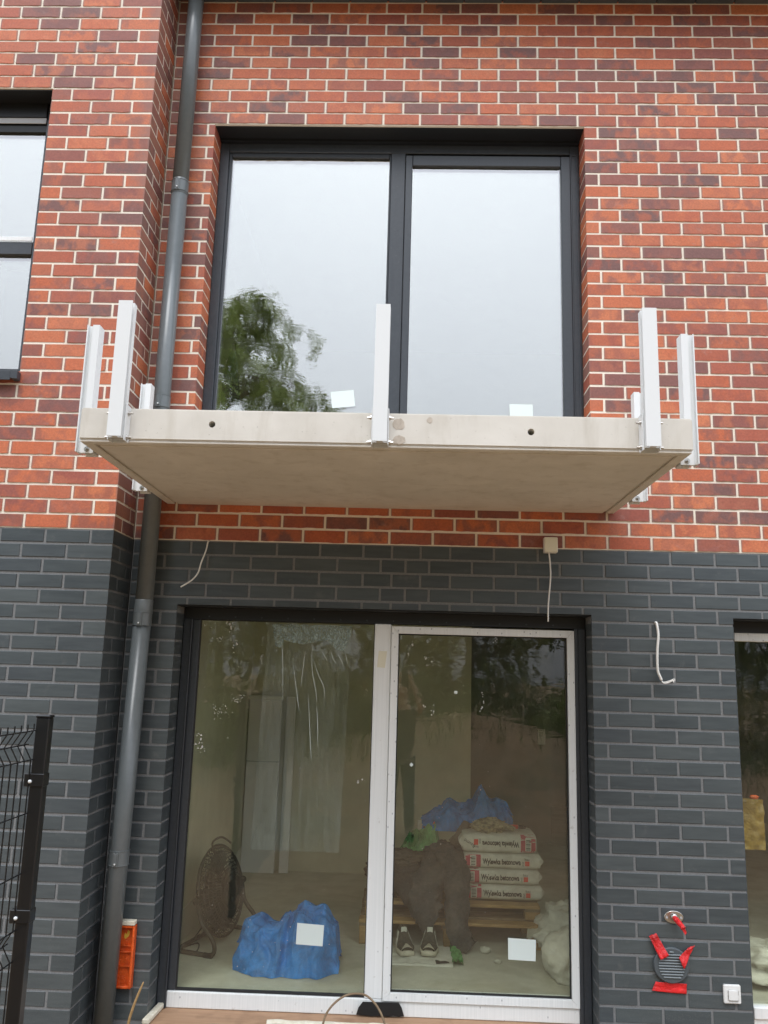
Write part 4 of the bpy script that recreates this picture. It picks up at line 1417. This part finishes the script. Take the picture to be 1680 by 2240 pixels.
def bag(cz, dx, seed, label, flip=False, H=.108, L=.515, dy=0.0):
    cx, cy, D = -.585 + dx, 1.425 + dy, .36
    sk = Sack(cx, cy, cz, L, D, H, seed)
    mb = sk.mesh()
    o = single('cement_sack', mb, 'sack', label, 'sack', 'printed cement sacks stacked on the pallet', smooth=True)
    # front surface by ray from the front onto the body
    bmx = bmesh.new(); bmx.from_mesh(o.data)
    from mathutils.bvhtree import BVHTree
    tree = BVHTree.FromBMesh(bmx); bmx.free()
    def yf(x, z):
        h = tree.ray_cast(Vector((x, cy - 1, z)), Vector((0, 1, 0)))
        return (h[0].y if h[0] else cy - D / 2 * .6)
    sg = -1 if flip else 1
    def onbag(vs, fs, x, z, sc=1.0, ang=0.0, lift=.0016):
        out = []
        for v in vs:
            px, pz = v.x * cos(ang) - v.y * sin(ang), v.x * sin(ang) + v.y * cos(ang)
            X, Z = cx + sg * (x + px * sc), cz + sg * (z + pz * sc)
            out.append((X, yf(X, Z) - lift, Z))
        m = MB(); m.add(out, fs); return m
    def rect(x0, x1, z0, z1, nx=8, nz=6, lift=.0012):
        vs = [Vector((x0 + (x1 - x0) * i / nx, z0 + (z1 - z0) * j / nz, 0)) for j in range(nz + 1) for i in range(nx + 1)]
        fs = [(j * (nx + 1) + i, j * (nx + 1) + i + 1, (j + 1) * (nx + 1) + i + 1, (j + 1) * (nx + 1) + i) for j in range(nz) for i in range(nx)]
        return onbag(vs, fs, 0, 0, lift=lift)
    hh = H / 2
    part('red_panel', rect(-L * .485, -L * .285, -hh * .9, hh * .9, 10, 10), 'sackred', o)
    part('barcode_label', rect(-L * .425, -L * .345, -hh * .62, hh * .62, 4, 6, .0022), 'paper', o)
    bc = MB()
    for i in range(9):
        z = -hh * .5 + i * hh * .125
        r_ = rect(-L * .415, -L * .355, z, z + hh * (.05 if i % 3 else .08), 2, 1, .003)
        bc.add(r_.v, r_.f)
    part('barcode', bc, 'ink', o)
    vs, fs, w = txt('Wylewka betonowa', .05, .0017)
    sc = L * .50 / w
    vs = [Vector((v.x, v.y * 1.55, 0)) for v in vs]
    part('lettering', onbag(vs, fs, -L * .262, -.016, sc, lift=.0022), 'ink', o)
    part('logo_square', rect(L * .293, L * .350, -hh * .42, hh * .14, 4, 4, .0018), 'inkred', o)
    vs, fs, w = txt('bau', .05); sc = .030 / w
    part('lettering', onbag(vs, fs, L * .290, hh * .22, sc * 1.0, lift=.0024), 'ink', o)
    vs, fs, w = txt('mit', .05); sc = .030 / w
    part('lettering', onbag(vs, fs, L * .280, -hh * .45, sc * 1.0, pi / 2, lift=.0024), 'ink', o)
    if flip:
        vs, fs, w = txt('Baumit', .05); sc = .085 / w
        part('lettering', onbag(vs, fs, L * .33, .012, sc, -.55, lift=.0024), 'ink', o)
    # folded paper end
    ef = MB()
    ex = cx + sg * L * .5
    ef.prism([(ex - sg * .012, cz - hh * .75), (ex + sg * .022, cz - hh * .1), (ex + sg * .024, cz + hh * .15), (ex - sg * .008, cz + hh * .8)], cy - D * .40, cy + D * .40)
    part('folded_end', ef, 'sack', o, bevel=.003, recalc=True)
    return o
bag(ZP + .053, .010, 1, 'lowest printed cement sack, lying on the pallet boards')
bag(ZP + .153, -.006, 2, 'second printed cement sack from the bottom of the stack')
bag(ZP + .253, .004, 3, 'third printed cement sack, right under the bulging top one')
bag(ZP + .365, -.015, 4, 'bulging top cement sack lying upside down on the stack', True, H=.135, L=.50)

# things on top of the sacks
ZT = ZP + .43
def sheet_lump(name, cx, cy, w, d, prof, seed, m, label, cat, zf):
    return single(name, sack_body(cx, cy, w, d, seed, prof, zf), m, label, cat, smooth=True)
sheet_lump('blue_sheet', -.79, 1.72, .66, .34, [(0, .08), (.18, .12), (.30, .19), (.42, .15), (.55, .17), (.66, .29), (.76, .19), (.9, .19), (1, .10)], 9.0, 'bluebag', 'crumpled blue polythene sheet behind and above the cement sacks', 'sheet', ZT - .05)
gl_ = single('work_glove', lump((-.66, 1.36, ZT + .035), (.115, .09, .045), 6, .35, 2.6), 'glove', 'dark and yellow patterned work glove on top of the sack stack', 'glove', smooth=True)
for k in range(4):
    a = -.5 + .3 * k
    p0 = Vector((-.60, 1.30 + .02 * k, ZT + .035)); p1 = p0 + Vector((.10 + .01 * k, -.02 + .03 * k, -.01 - .004 * k))
    part('glove_finger', MB().tube([p0, (p0 + p1) / 2 + Vector((0, 0, .008)), p1], [.015, .014, .009], 8), 'glove', gl_, smooth=True)
tl = thing('red_tool', 'red and black tool handle lying on the top sack', 'tool', (-.48, 1.42, ZT))
part('grip', MB().cyl((-.53, 1.42, ZT + .022), (-.455, 1.43, ZT + .020), .014, 12), 'inkred', tl, smooth=True)
part('shaft', MB().cyl((-.454, 1.43, ZT + .020), (-.40, 1.435, ZT + .018), .012, 12), 'black', tl, smooth=True)
sheet_lump('green_bag', -1.13, 1.62, .32, .26, [(0, .06), (.25, .16), (.55, .20), (.8, .22), (1, .05)], 4.0, 'greenbag', 'thin green plastic bag lying on the dark clothes', 'bag', ZP + .17)
tr_ = thing('pliers', 'dark tool with red grips standing out of the green bag', 'tool', (-1.08, 1.66, ZP + .36))
part('jaw', MB().tube([(-1.06, 1.62, ZP + .35), (-1.11, 1.62, ZP + .40)], .008, 8), 'black', tr_)
part('grip', MB().tube([(-1.06, 1.62, ZP + .35), (-1.035, 1.62, ZP + .40), (-1.02, 1.62, ZP + .44)], [.010, .014, .012], 8), 'inkred', tr_, smooth=True)

# draped clothes
def fold_tube(pth, rs, seed, flat=.6, n=26, amp=.22):
    """a garment leg or sleeve: a flattened wrinkled tube along a path"""
    pts = smooth_path(pth, 8)
    m = len(pts)
    def rr(t):
        k = t * (len(rs) - 1); i = min(int(k), len(rs) - 2); f = k - i
        return rs[i] * (1 - f) + rs[i + 1] * f
    vs, fs = [], []
    u = Vector((1, 0, 0))
    for i, p in enumerate(pts):
        t = (pts[min(i + 1, m - 1)] - pts[max(i - 1, 0)]).normalized()
        u = (u - t * u.dot(t)).normalized(); w = t.cross(u)
        r = rr(i / (m - 1))
        for k in range(n):
            a = 2 * pi * k / n
            q_ = 1 + amp * noise.noise(Vector((cos(a) * 1.6, sin(a) * 1.6, i * .16 + seed))) + amp * 1.3 * (.3 - abs(noise.noise(Vector((cos(a) * 1.9 + seed, i * .30, sin(a) * 1.4))))) + amp * .5 * (.3 - abs(noise.noise(Vector((cos(a) * 3 + seed, i * .8, sin(a) * 3)))))
            pp = p + (u * cos(a) + w * sin(a) * flat) * r * q_
            vs.append((pp.x, pp.y, max(pp.z, ZF + .003)))
    for i in range(m - 1):
        for k in range(n):
            k2 = (k + 1) % n
            fs.append((i * n + k, i * n + k2, (i + 1) * n + k2, (i + 1) * n + k))
    fs.append(tuple(range(n - 1, -1, -1))); fs.append(tuple((m - 1) * n + k for k in range(n)))
    mb = MB(); mb.add(vs, fs)
    return mb
leg1 = fold_tube([(-.95, 1.50, ZP + .26), (-.925, 1.28, ZP + .23), (-.905, 1.12, ZP + .10), (-.895, 1.03, .30), (-.865, 1.00, .21), (-.82, .985, .165)], [.10, .098, .082, .072, .068, .058], 2, amp=.34)
leg2 = fold_tube([(-1.00, 1.50, ZP + .24), (-1.06, 1.26, ZP + .17), (-1.12, 1.12, ZP + .03), (-1.08, 1.06, .33), (-1.04, 1.05, .30)], [.09, .11, .105, .085, .05], 5, amp=.4)
hip = lump((-.95, 1.50, ZP + .24), (.17, .16, .075), 3, .3, 2.4)
single('work_trousers', merge(leg1, leg2, hip), 'cloth', 'dusty dark grey work trousers draped over the pallet beside the sacks', 'trousers', smooth=True)
M['clothd'] = mat('black_work_cloth', build=b_grain((.012, .012, .014), (.035, .035, .037), 60, .6, .006, c2=(.07, .065, .06), s2=6))
single('work_jacket', merge(lump((-1.27, 1.40, ZP + .11), (.21, .22, .14), 8, .35, 2.6), fold_tube([(-1.30, 1.36, ZP + .16), (-1.25, 1.20, ZP + .12), (-1.17, 1.14, ZP + .02)], [.09, .09, .07], 7)), 'clothd', 'bundled dark work jacket lying on the pallet left of the trousers', 'jacket', smooth=True)
single('brown_rag', merge(lump((-1.26, 1.36, ZP + .235), (.15, .14, .05), 12, .35, 3), fold_tube([(-.90, 1.44, ZP + .32), (-.83, 1.42, ZP + .40), (-.80, 1.45, ZP + .46)], [.045, .05, .035], 15)), 'clothb', 'brown dusty cloth heaped over the dark jacket', 'cloth', smooth=True)

# shoes on a flat sack
flat = MB()
def ffn(u, v):
    x = -1.47 + .53 * u; y = .70 + .34 * v
    return (x + .012 * noise.noise(Vector((v * 4, u, 3))), y + .015 * noise.noise(Vector((u * 5, v, 1))), ZF + .012 + .014 * abs(noise.noise(Vector((u * 6, v * 5, 2)))) + .008 * noise.noise(Vector((u * 14, v * 11, 5))))
flat.grid(ffn, 40, 24)
flat.grid(lambda u, v: (ffn(u, 0)[0], ffn(u, 0)[1] - .004, ZF + .002 + (ffn(u, 0)[2] - ZF - .002) * v), 40, 2)
fs_ = single('flat_sack', flat, 'sack', 'empty white sack laid flat under the pair of shoes', 'sack', smooth=True)
part('printed_band', MB().grid(lambda u, v: (lambda p: (p[0], p[1], p[2] + .0018))(ffn(.80 + .16 * u, .02 + .14 * v)), 8, 8), 'ink', fs_)
gs = MB()
gs.grid(lambda u, v: (-.945 + .07 * u, .72 + .34 * v, ZF + .006 + .03 * abs(noise.noise(Vector((u * 3, v * 6, 9)))) + .03 * sin(pi * u) * (.4 + .6 * v)), 10, 24)
single('green_wrapper', gs, 'greenbag', 'green plastic wrapper along the right edge of the flat sack', 'wrapper', smooth=True)
def shoe_mb(kind):
    """toe towards -y; unit in metres, local origin at the sole's middle"""
    L = .27
    def width(t): return .030 + .020 * sin(pi * min(1, t * 1.05)) + (.008 if t < .35 else 0)
    mb = MB()
    if kind == 'sole':
        pts = []
        for i in range(13):
            t = i / 12; pts.append((width(t) + .004, -L / 2 + L * t))
        for i in range(12, -1, -1):
            t = i / 12; pts.append((-width(t) - .004, -L / 2 + L * t))
        mb.prism_z(pts, 0, .028)
        return mb
    def top(t): return .045 + .012 * sin(pi * min(1, t * 2)) if t < .35 else .057 + .055 * min(1, (t - .35) / .3)
    def fn(u, v):
        t = v
        a = pi * u
        w = width(t) * (1 if t > .02 else .75)
        h = top(t)
        op = 0
        return (w * cos(a) * (1 - .25 * max(0, sin(a)) ** 3), -L / 2 + .004 + (L - .008) * t, .026 + (h - .026) * sin(a) ** .8)
    mb.grid(fn, 16, 20)
    return mb
shoe_meshes = None
def shoe(x, y, rz, label):
    t = thing('shoe', label, 'shoe', (x, y, ZF + .022), 'pair of worn trainers')
    for nm, m_, mb in (('sole', 'sole', shoe_mb('sole')), ('upper', 'shoe', shoe_mb('upper'))):
        o = link(nm, mb.mesh(nm, m_, True), None)
        o.parent = t
        if nm == 'upper': up = o
    toe = MB().grid(lambda u, v: ((.048 - .012 * v) * cos(pi * u), -.137 + .06 * v + .0, .010 + (.043 + .004 * v) * sin(pi * u)), 14, 5)
    o = link('toe_cap', toe.mesh('toe_cap', 'sole', True)); o.parent = t
    for s in (-1, 1):
        st_ = MB().grid(lambda u, v: (s * (.052 - .022 * v), -.03 + .05 * u + .06 * v, .032 + .062 * v), 4, 5)
        o = link('side_stripe', st_.mesh('side_stripe', 'paper', True)); o.parent = t
        o.modifiers.new('thick', 'SOLIDIFY').thickness = .002
    tg = MB().box(-.018, .018, .02, .026, .09, .125)
    o = link('tongue', tg.mesh('tongue', 'paper', bevel=.003)); o.parent = t
    t.rotation_euler = (0, 0, rz)
    return t
shoe(-1.235, .93, .16, 'left worn trainer with pale toe cap on the flat sack')
shoe(-1.075, .945, -.08, 'right worn trainer with pale toe cap on the flat sack')

# sacks near the right jamb
single('white_sack', merge(lump((-.25, .62, ZF + .10), (.17, .20, .17), 21, .16, 1.8, zmin=ZF + .002)), 'sack', 'rounded white paper sack on the floor at the right end of the door', 'sack', smooth=True)
o = single('torn_sack', lump((-.17, 1.02, ZF + .14), (.22, .22, .16), 25, .35, 2.0, zmin=ZF + .002), 'sack', 'torn open paper sack with red print behind the white one', 'sack', smooth=True)
part('red_print', MB().prism([(-.27, .34), (-.22, .36), (-.17, .33), (-.20, .305), (-.25, .315)], .755, .760), 'inkred', o, recalc=True)
part('flap', MB().grid(lambda u, v: (-.46 + .22 * u, .93 + .05 * v, ZF + .17 + .05 * u * u - .07 * v + .012 * noise.noise(Vector((u * 6, v * 6, 1)))), 14, 8), 'sack', o, smooth=True)
for (x, y, r_, s_) in ((-.72, .98, .035, 31), (-.66, .80, .022, 33), (-.55, .95, .018, 35)):
    single('rubble_lump', lump((x, y, ZF + r_ * .6), (r_, r_ * .8, r_ * .6), s_, .35, 2.4, 14, 10), 'screed', {31: 'largest mortar crumb on the floor before the pallet', 33: 'small mortar crumb nearest the door pane on the floor', 35: 'smallest mortar crumb beside the pallet leg'}[s_], 'rubble', 'mortar crumbs on the floor', smooth=True)

# tall lilac board, sockets, roll behind the right window
lb = thing('tall_board', 'tall pale lilac board leaning in the far corner behind the left pane', 'board', (-2.5, 2.85, ZF))
part('board_face', MB().box(-2.655, -2.365, 2.86, 2.90, ZF + .002, 1.61), 'lilac', lb, bevel=.004)
part('board_edge', MB().box(-2.665, -2.355, 2.85, 2.905, 1.611, 1.645), 'white', lb, bevel=.003)
part('board_strip', MB().box(-2.655, -2.365, 2.852, 2.8595, 1.075, 1.083), 'alu_in', lb)
pk = thing('timber_plank', 'narrow pale timber plank standing beside the lilac board', 'plank', (-2.28, 2.86, ZF))
part('plank_board', MB().box(-2.325, -2.245, 2.88, 2.91, ZF + .002, 1.64), 'lilac', pk, bevel=.003)
ws = thing('indoor_switch', 'small indoor switch on the far wall behind the right door pane', 'switch', (.22, 4.59, 1.2))
part('switch_plate', MB().box(.18, .26, 4.588, 4.5995, 1.16, 1.32), 'white', ws, bevel=.003)
part('switch_rocker', MB().box(.20, .24, 4.582, 4.5875, 1.25, 1.30), 'paper', ws, bevel=.002)
sk_ = thing('wall_socket', 'double wall socket on the partition above the green bag', 'socket', (-1.04, 2.97, .58))
part('socket_plate', MB().box(-1.13, -.97, 2.966, 2.9795, .53, .61), 'white', sk_, bevel=.003)
for x in (-1.09, -1.01):
    part('socket_insert', MB().cyl((x, 2.966, .57), (x, 2.962, .57), .026, 20), 'paper', sk_)
gf = thing('hanging_bag', 'amber film bag hanging inside the right hand window with an orange tip', 'bag', (.74, .34, .94))
def gfn(u, v): return (.62 + .19 * u, .335 + .02 * noise.noise(Vector((u * 5, v * 6, 3))), .945 + .275 * v)
mb = MB(); mb.grid(gfn, 16, 24); mb.grid(lambda u, v: (gfn(u, v)[0], gfn(u, v)[1] + .035 * sin(pi * u) + .003, gfn(u, v)[2]), 16, 24)
part('bag_film', mb, 'golds', gf, smooth=True)
part('bag_tip', lump((.765, .35, 1.230), (.026, .012, .012), 41, .5, 5, 16, 10), 'orange', gf, smooth=True)
single('crumpled_paper', merge(lump((.95, .75, ZF + .08), (.30, .24, .10), 44, .35, 2.3, zmin=ZF + .002)), 'sack', 'crumpled white paper sacks on the floor behind the right window', 'sack', smooth=True)
# folded parasol in the room upstairs
pa = thing('folded_parasol', 'dark green folded parasol standing behind the upper left pane', 'parasol', (-2.53, .75, 2.98))
part('pole', MB().cyl((-2.54, .75, 2.981), (-2.52, .75, 4.12), .014, 12), 'black', pa)
part('folded_cover', fold_tube([(-2.535, .75, 3.25), (-2.532, .75, 3.55), (-2.527, .75, 3.85), (-2.522, .75, 4.06)], [.065, .075, .055, .02], 3, 1.0, 24, .25), 'greencloth', pa, smooth=True)

# ------------------------------------------------------------------ what the glass mirrors: trees, a bank, and the photographer
def leaf_quads(mb, c, n, spread, size, q, droop=.3):
    for _ in range(n):
        d = Vector((q.gauss(0, 1), q.gauss(0, 1), q.gauss(0, .8))) * spread
        p = c + d
        a = Vector((q.uniform(-1, 1), q.uniform(-1, 1), q.uniform(-1, .6) - droop)).normalized()
        b = a.cross(Vector((q.uniform(-1, 1), q.uniform(-1, 1), q.uniform(-1, 1)))).normalized()
        s = size * q.uniform(.6, 1.3)
        mb.add([p - a * s, p + b * s * .42, p + a * s, p - b * s * .42], [(0, 1, 2, 3)])
def tree(x, y, h, cr, seed, leafm_, label, base=.28, n_cl=90, per=34, size=.16, lean=0.0, group='trees behind the photographer'):
    q = random.Random(seed)
    z0 = ground_h(x, y) if y > -30 else -.03
    t = thing('tree', label, 'tree', (x, y, z0), group)
    tr = MB()
    top = Vector((x + lean, y, z0 + h * .86))
    tr.tube(smooth_path([(x, y, z0 - .05), (x + lean * .2, y, z0 + h * .3), (x + lean * .6 + .2, y + .1, z0 + h * .6), top]), [h * .022 * (1 - .85 * i / 18) for i in range(19)], 8)
    crown = MB()
    for i in range(n_cl):
        f = q.random() ** .7
        zz = z0 + h * (base + (1 - base) * f)
        prof = sin(pi * min(1, (.12 + .88 * f)) ** .9) ** .6
        a = q.uniform(0, 2 * pi); rr = cr * prof * math.sqrt(q.uniform(.08, 1))
        c = Vector((x + lean * f + rr * cos(a), y + rr * sin(a), zz - .1 * rr))
        leaf_quads(crown, c, per, cr * .15, size, q)
        if i % 4 == 0:
            tr.tube([(x + lean * f * .7, y, z0 + h * (base * .7 + (1 - base) * f * .75)), ((x + lean * f + c.x) / 2, (y + c.y) / 2, (zz + z0 + h * (base + .5 * f)) / 2), c], [.05, .03, .012], 5, False)
    part('trunk', tr, 'bark', t, smooth=True)
    o = part('crown', crown, leafm_, t)
    return t
# the near locust tree mirrored in the upper left pane
def locust():
    q = random.Random(77)
    x, y = -5.85, -13.0
    t = thing('tree', 'locust tree with drooping feathery branches mirrored in the upper left pane', 'tree', (x, y, 0), 'trees behind the photographer')
    tr = MB(); crown = MB()
    tr.tube(smooth_path([(x, y, -.05), (x + .1, y, 3), (x - .1, y + .1, 6), (x, y, 9.6)]), [.22 * (1 - .8 * i / 18) for i in range(19)], 8)
    for i in range(120):
        f = q.random() ** .75
        a = q.uniform(0, 2 * pi)
        L = (6.4 * (1 - .80 * f) + .5) * q.uniform(.5, 1.08)
        p0 = Vector((x, y, 3.0 + 7.2 * f))
        d = Vector((cos(a), sin(a), .45))
        pth = [p0 + d * L * s + Vector((0, 0, -.5 * L * s * s * s)) for s in (0, .3, .6, .85, 1.0)]
        tr.tube(pth, [.045, .032, .02, .01, .005], 4, False)
        for s in [q.uniform(.35, 1.06) for _ in range(20)]:
            k = s * 4; ii = min(int(s * 4), 3)
            p = p0 + d * L * s + Vector((0, 0, -.5 * L * s * s * s))
            # one frond of paired leaflets
            fd = Vector((q.uniform(-1, 1), q.uniform(-1, 1), q.uniform(-1.2, -.1))).normalized()
            sd_ = fd.cross(Vector((0, 0, 1))).normalized()
            for m_ in range(9):
                for sg in (-1, 1):
                    cc = p + fd * (.05 + .05 * m_)
                    tip = cc + sd_ * sg * .115 + fd * .03
                    w = fd * .021
                    crown.add([cc, (cc + tip) / 2 + w, tip, (cc + tip) / 2 - w], [(0, 1, 2, 3)])
    part('trunk', tr, 'bark', t, smooth=True)
    part('crown', crown, 'leaf', t)
locust()
tl_ = [(-16, -24, 11, 3.6, 'leafd', 'broad dark tree farthest to the left behind the photographer'),
       (-11.5, -22, 10, 3.2, 'leafd', 'dark tree between the locust tree and the leftmost one'),
       (-8.2, -26, 10.5, 3.2, 'leaf', 'mid green tree directly behind the locust tree'),
       (-4.6, -23, 10.0, 3.0, 'leafd', 'dark round tree just right of the locust tree'),
       (-1.8, -24, 9.4, 2.7, 'leafd', 'dark narrow tree behind the soil mound'),
       (.8, -22, 8.8, 2.4, 'leafd', 'dark tree left of the gap of bright sky'),
       (6.2, -23, 8.4, 2.3, 'leafd', 'dark tree right of the gap of bright sky'),
       (9.4, -25, 8.4, 2.7, 'leaf', 'mid green tree mirrored in the right window'),
       (13.0, -22, 8.0, 3.0, 'leafd', 'dark tree farthest to the right behind the photographer')]
for i, (x, y, h, cr_, lm, lab) in enumerate(tl_):
    tree(x, y, h, cr_, 100 + i, lm, lab, base=.10, n_cl=120, per=30, size=.22)
for i, (x, y, h, cr_, lm, lab) in enumerate([(-3.4, -15.5, 1.9, 1.1, 'leafy', 'yellow green bush left of the soil mound'), (-6.8, -18, 2.3, 1.4, 'leaf', 'green bush at the foot of the locust tree'), (3.2, -18.5, 1.7, 1.2, 'leaf', 'low green bush right of the soil mound'),
        (-1.0, -18.5, 2.3, 1.4, 'leafd', 'dark bush behind the soil mound'),
        (-5.0, -12.0, 1.2, 1.0, 'leaf', 'low green bush nearest on the left of the mound'), (-2.6, -13.6, 1.4, .9, 'leafd', 'small dark bush on the left shoulder of the mound'), (2.6, -12.4, 1.0, 1.0, 'leaf', 'low spreading bush on the right foot of the mound'),
        (4.6, -14.5, 1.9, 1.3, 'leafd', 'dark bush in front of the gap of bright sky'), (9.2, -15.5, 2.2, 1.6, 'leafd', 'dark bush mirrored in the right window'), (1.2, -16.0, 2.2, 1.2, 'leafd', 'dark upright bush behind the right of the mound'), (6.6, -17, 2.2, 1.5, 'leafy', 'yellow green bush towards the right of the garden')]):
    q = random.Random(300 + i)
    t = thing('bush', lab, 'bush', (x, y, ground_h(x, y)), 'bushes behind the photographer')
    cb = MB()
    for k in range(70):
        a = q.uniform(0, 2 * pi); rr = cr_ * math.sqrt(q.random()); 
        leaf_quads(cb, Vector((x + rr * cos(a), y + rr * sin(a), ground_h(x, y) + h * q.uniform(.1, .95) * (1 - .4 * (rr / cr_) ** 2))), 22, .16, .09, q)
    part('foliage', cb, lm, t)
    stx = MB()
    for k in range(6): stx.tube([(x, y, ground_h(x, y) - .02), (x + q.uniform(-.5, .5), y + q.uniform(-.5, .5), ground_h(x, y) + h * .7)], [.02, .008], 5)
    part('stem', stx, 'bark', t)
gq = random.Random(9)
gm_ = MB()
for _ in range(16000):
    x, y = gq.uniform(-14, 13), -10 - 12 * gq.random() ** .7
    z = ground_h(x, y); hgt = gq.uniform(.12, .4); a = gq.uniform(0, 6.28); w = .015
    tx, ty = gq.uniform(-.1, .1), gq.uniform(-.1, .1)
    gm_.add([(x - w * cos(a), y - w * sin(a), z - .01), (x + w * cos(a), y + w * sin(a), z - .01), (x + tx, y + ty, z + hgt)], [(0, 1, 2)])
tag(link('grass', gm_.mesh('grass', 'grass')), 'rough tall grass growing at the foot of the trees', 'grass', kind='stuff')

# the photographer
ph_pos = Vector((CAM.x - .005, CAM.y - .022, CAM.z - .055))
pe = thing('person', 'person in a black shirt holding up a phone, mirrored in the right door pane', 'person', (-1.30, -5.0, 0))
def skin_obj(name, verts, edges, radii, m, parent, root=0, sub=2):
    me = bpy.data.meshes.new(name)
    me.from_pydata([tuple(v) for v in verts], edges, [])
    me.materials.append(M[m])
    o = link(name, me, parent)
    md = o.modifiers.new('skin', 'SKIN')
    md.use_smooth_shade = True
    layer = me.skin_vertices[0].data
    for i, r_ in enumerate(radii):
        layer[i].radius = (r_, r_) if isinstance(r_, float) else r_
        layer[i].use_root = (i == root)
    s_ = o.modifiers.new('sub', 'SUBSURF'); s_.levels = sub; s_.render_levels = sub
    return o
px, py = -1.305, -5.02
V_, E_, R_ = [], [], []
def add_v(p, r_, frm=None):
    V_.append(Vector(p)); R_.append(r_)
    if frm is not None: E_.append((frm, len(V_) - 1))
    return len(V_) - 1
pel = add_v((px, py - .02, .95), (.15, .11))
wst = add_v((px, py - .02, 1.13), (.13, .10), pel)
chs = add_v((px, py - .02, 1.33), (.155, .11), wst)
shc = add_v((px, py - .02, 1.46), (.09, .075), chs)
nck = add_v((px, py + .00, 1.56), .055, shc)
hd0 = add_v((px, py + .03, 1.63), (.070, .080), nck)
hd1 = add_v((px, py + .035, 1.71), (.076, .092), hd0)
hd2 = add_v((px, py + .02, 1.77), (.068, .082), hd1)
add_v((px, py + .145, 1.665), .014, hd1)
hand_ends = {}
for s in (1, -1):
    sh = add_v((px + s * .17, py - .02, 1.44), .058, shc)
    el = add_v((px + s * .245, py + .13, 1.475), .044, sh)
    wr = add_v((ph_pos.x + s * .075, ph_pos.y - .045, 1.775), .027, el)
    pl = add_v((ph_pos.x + s * .062, ph_pos.y - .026, 1.83), (.030, .018), wr)
    for k in range(4):
        b0 = add_v((ph_pos.x + s * .050, ph_pos.y - .010 + .002 * k, 1.868 - .021 * k), .0085, pl)
        b1 = add_v((ph_pos.x + s * (.050 - .004), ph_pos.y + .006, 1.876 - .022 * k), .008, b0)
        b2 = add_v((ph_pos.x + s * (.030 + .003 * k), ph_pos.y + .0135, 1.880 - .024 * k), .007, b1)
    t0 = add_v((ph_pos.x + s * .048, ph_pos.y - .026, 1.800), .0105, wr)
    t1 = add_v((ph_pos.x + s * .028, ph_pos.y - .022, 1.825), .009, t0)
    hp = add_v((px + s * .085, py - .02, .88), .085, pel)
    kn = add_v((px + s * .11, py - .01, .49), .055, hp)
    an = add_v((px + s * .12, py - .03, .09), .038, kn)
    add_v((px + s * .13, py + .12, .035), .032, an)
body = skin_obj('body', V_, E_, R_, 'skin', pe)
sv = [(px, py - .02, .84), (px, py - .02, 1.13), (px, py - .02, 1.33), (px, py - .02, 1.45), (px, py - .01, 1.50), (px + .18, py - .02, 1.44), (px + .225, py + .07, 1.46), (px - .18, py - .02, 1.44), (px - .225, py + .07, 1.46)]
skin_obj('shirt', sv, [(0, 1), (1, 2), (2, 3), (3, 4), (3, 5), (5, 6), (3, 7), (7, 8)], [(.175, .145), (.172, .14), (.185, .14), (.125, .10), (.075, .07), .075, .062, .075, .062], 'shirt', pe)
tv = [(px, py - .02, .99), (px + .088, py - .02, .86), (px + .11, py - .01, .49), (px + .12, py - .03, .08), (px - .088, py - .02, .86), (px - .11, py - .01, .49), (px - .12, py - .03, .08)]
skin_obj('trousers', tv, [(0, 1), (1, 2), (2, 3), (0, 4), (4, 5), (5, 6)], [(.16, .125), .105, .075, .062, .105, .075, .062], 'jeans', pe)
for s in (1, -1):
    part('shoe', MB().tube(smooth_path([(px + s * .12, py - .09, .045), (px + s * .125, py + .02, .05), (px + s * .132, py + .17, .03)]), [.04 + .012 * sin(i / 12 * pi) for i in range(13)], 14), 'black', pe, smooth=True)
hair = MB().grid(lambda u, v: (px + .088 * sin(pi * .62 * v) * cos(2 * pi * u), py + .015 + .104 * sin(pi * .62 * v) * sin(2 * pi * u) - .022 * v, 1.735 + .105 * cos(pi * .62 * v) + .03 * v * sin(2 * pi * u)), 28, 12, True)
part('hair', hair, 'hair', pe, smooth=True)
for s in (1, -1):
    part('eye', MB().tube([(px + s * .031, py + .105, 1.712), (px + s * .031, py + .118, 1.712), (px + s * .031, py + .122, 1.712)], [.012, .010, .004], 12), 'paper', pe, smooth=True)
    part('ear', lump((px + s * .083, py + .02, 1.70), (.010, .022, .032), 50, .15, 2, 12, 10), 'skin', pe, smooth=True)
part('mouth', MB().tube([(px - .026, py + .108, 1.632), (px, py + .116, 1.630), (px + .026, py + .108, 1.632)], [.004, .007, .004], 8), 'inkred', pe, smooth=True)
pn = thing('phone', 'dark phone held upright by the person in both hands', 'phone', tuple(ph_pos))
part('phone_body', MB().box(ph_pos.x - .037, ph_pos.x + .037, ph_pos.y - .004, ph_pos.y + .005, ph_pos.z - .10, ph_pos.z + .062), 'phone', pn, bevel=.004, seg=2)
part('phone_lens', MB().cyl((ph_pos.x + .005, ph_pos.y + .0052, ph_pos.z + .045), (ph_pos.x + .005, ph_pos.y + .007, ph_pos.z + .045), .010, 18), 'black', pn)
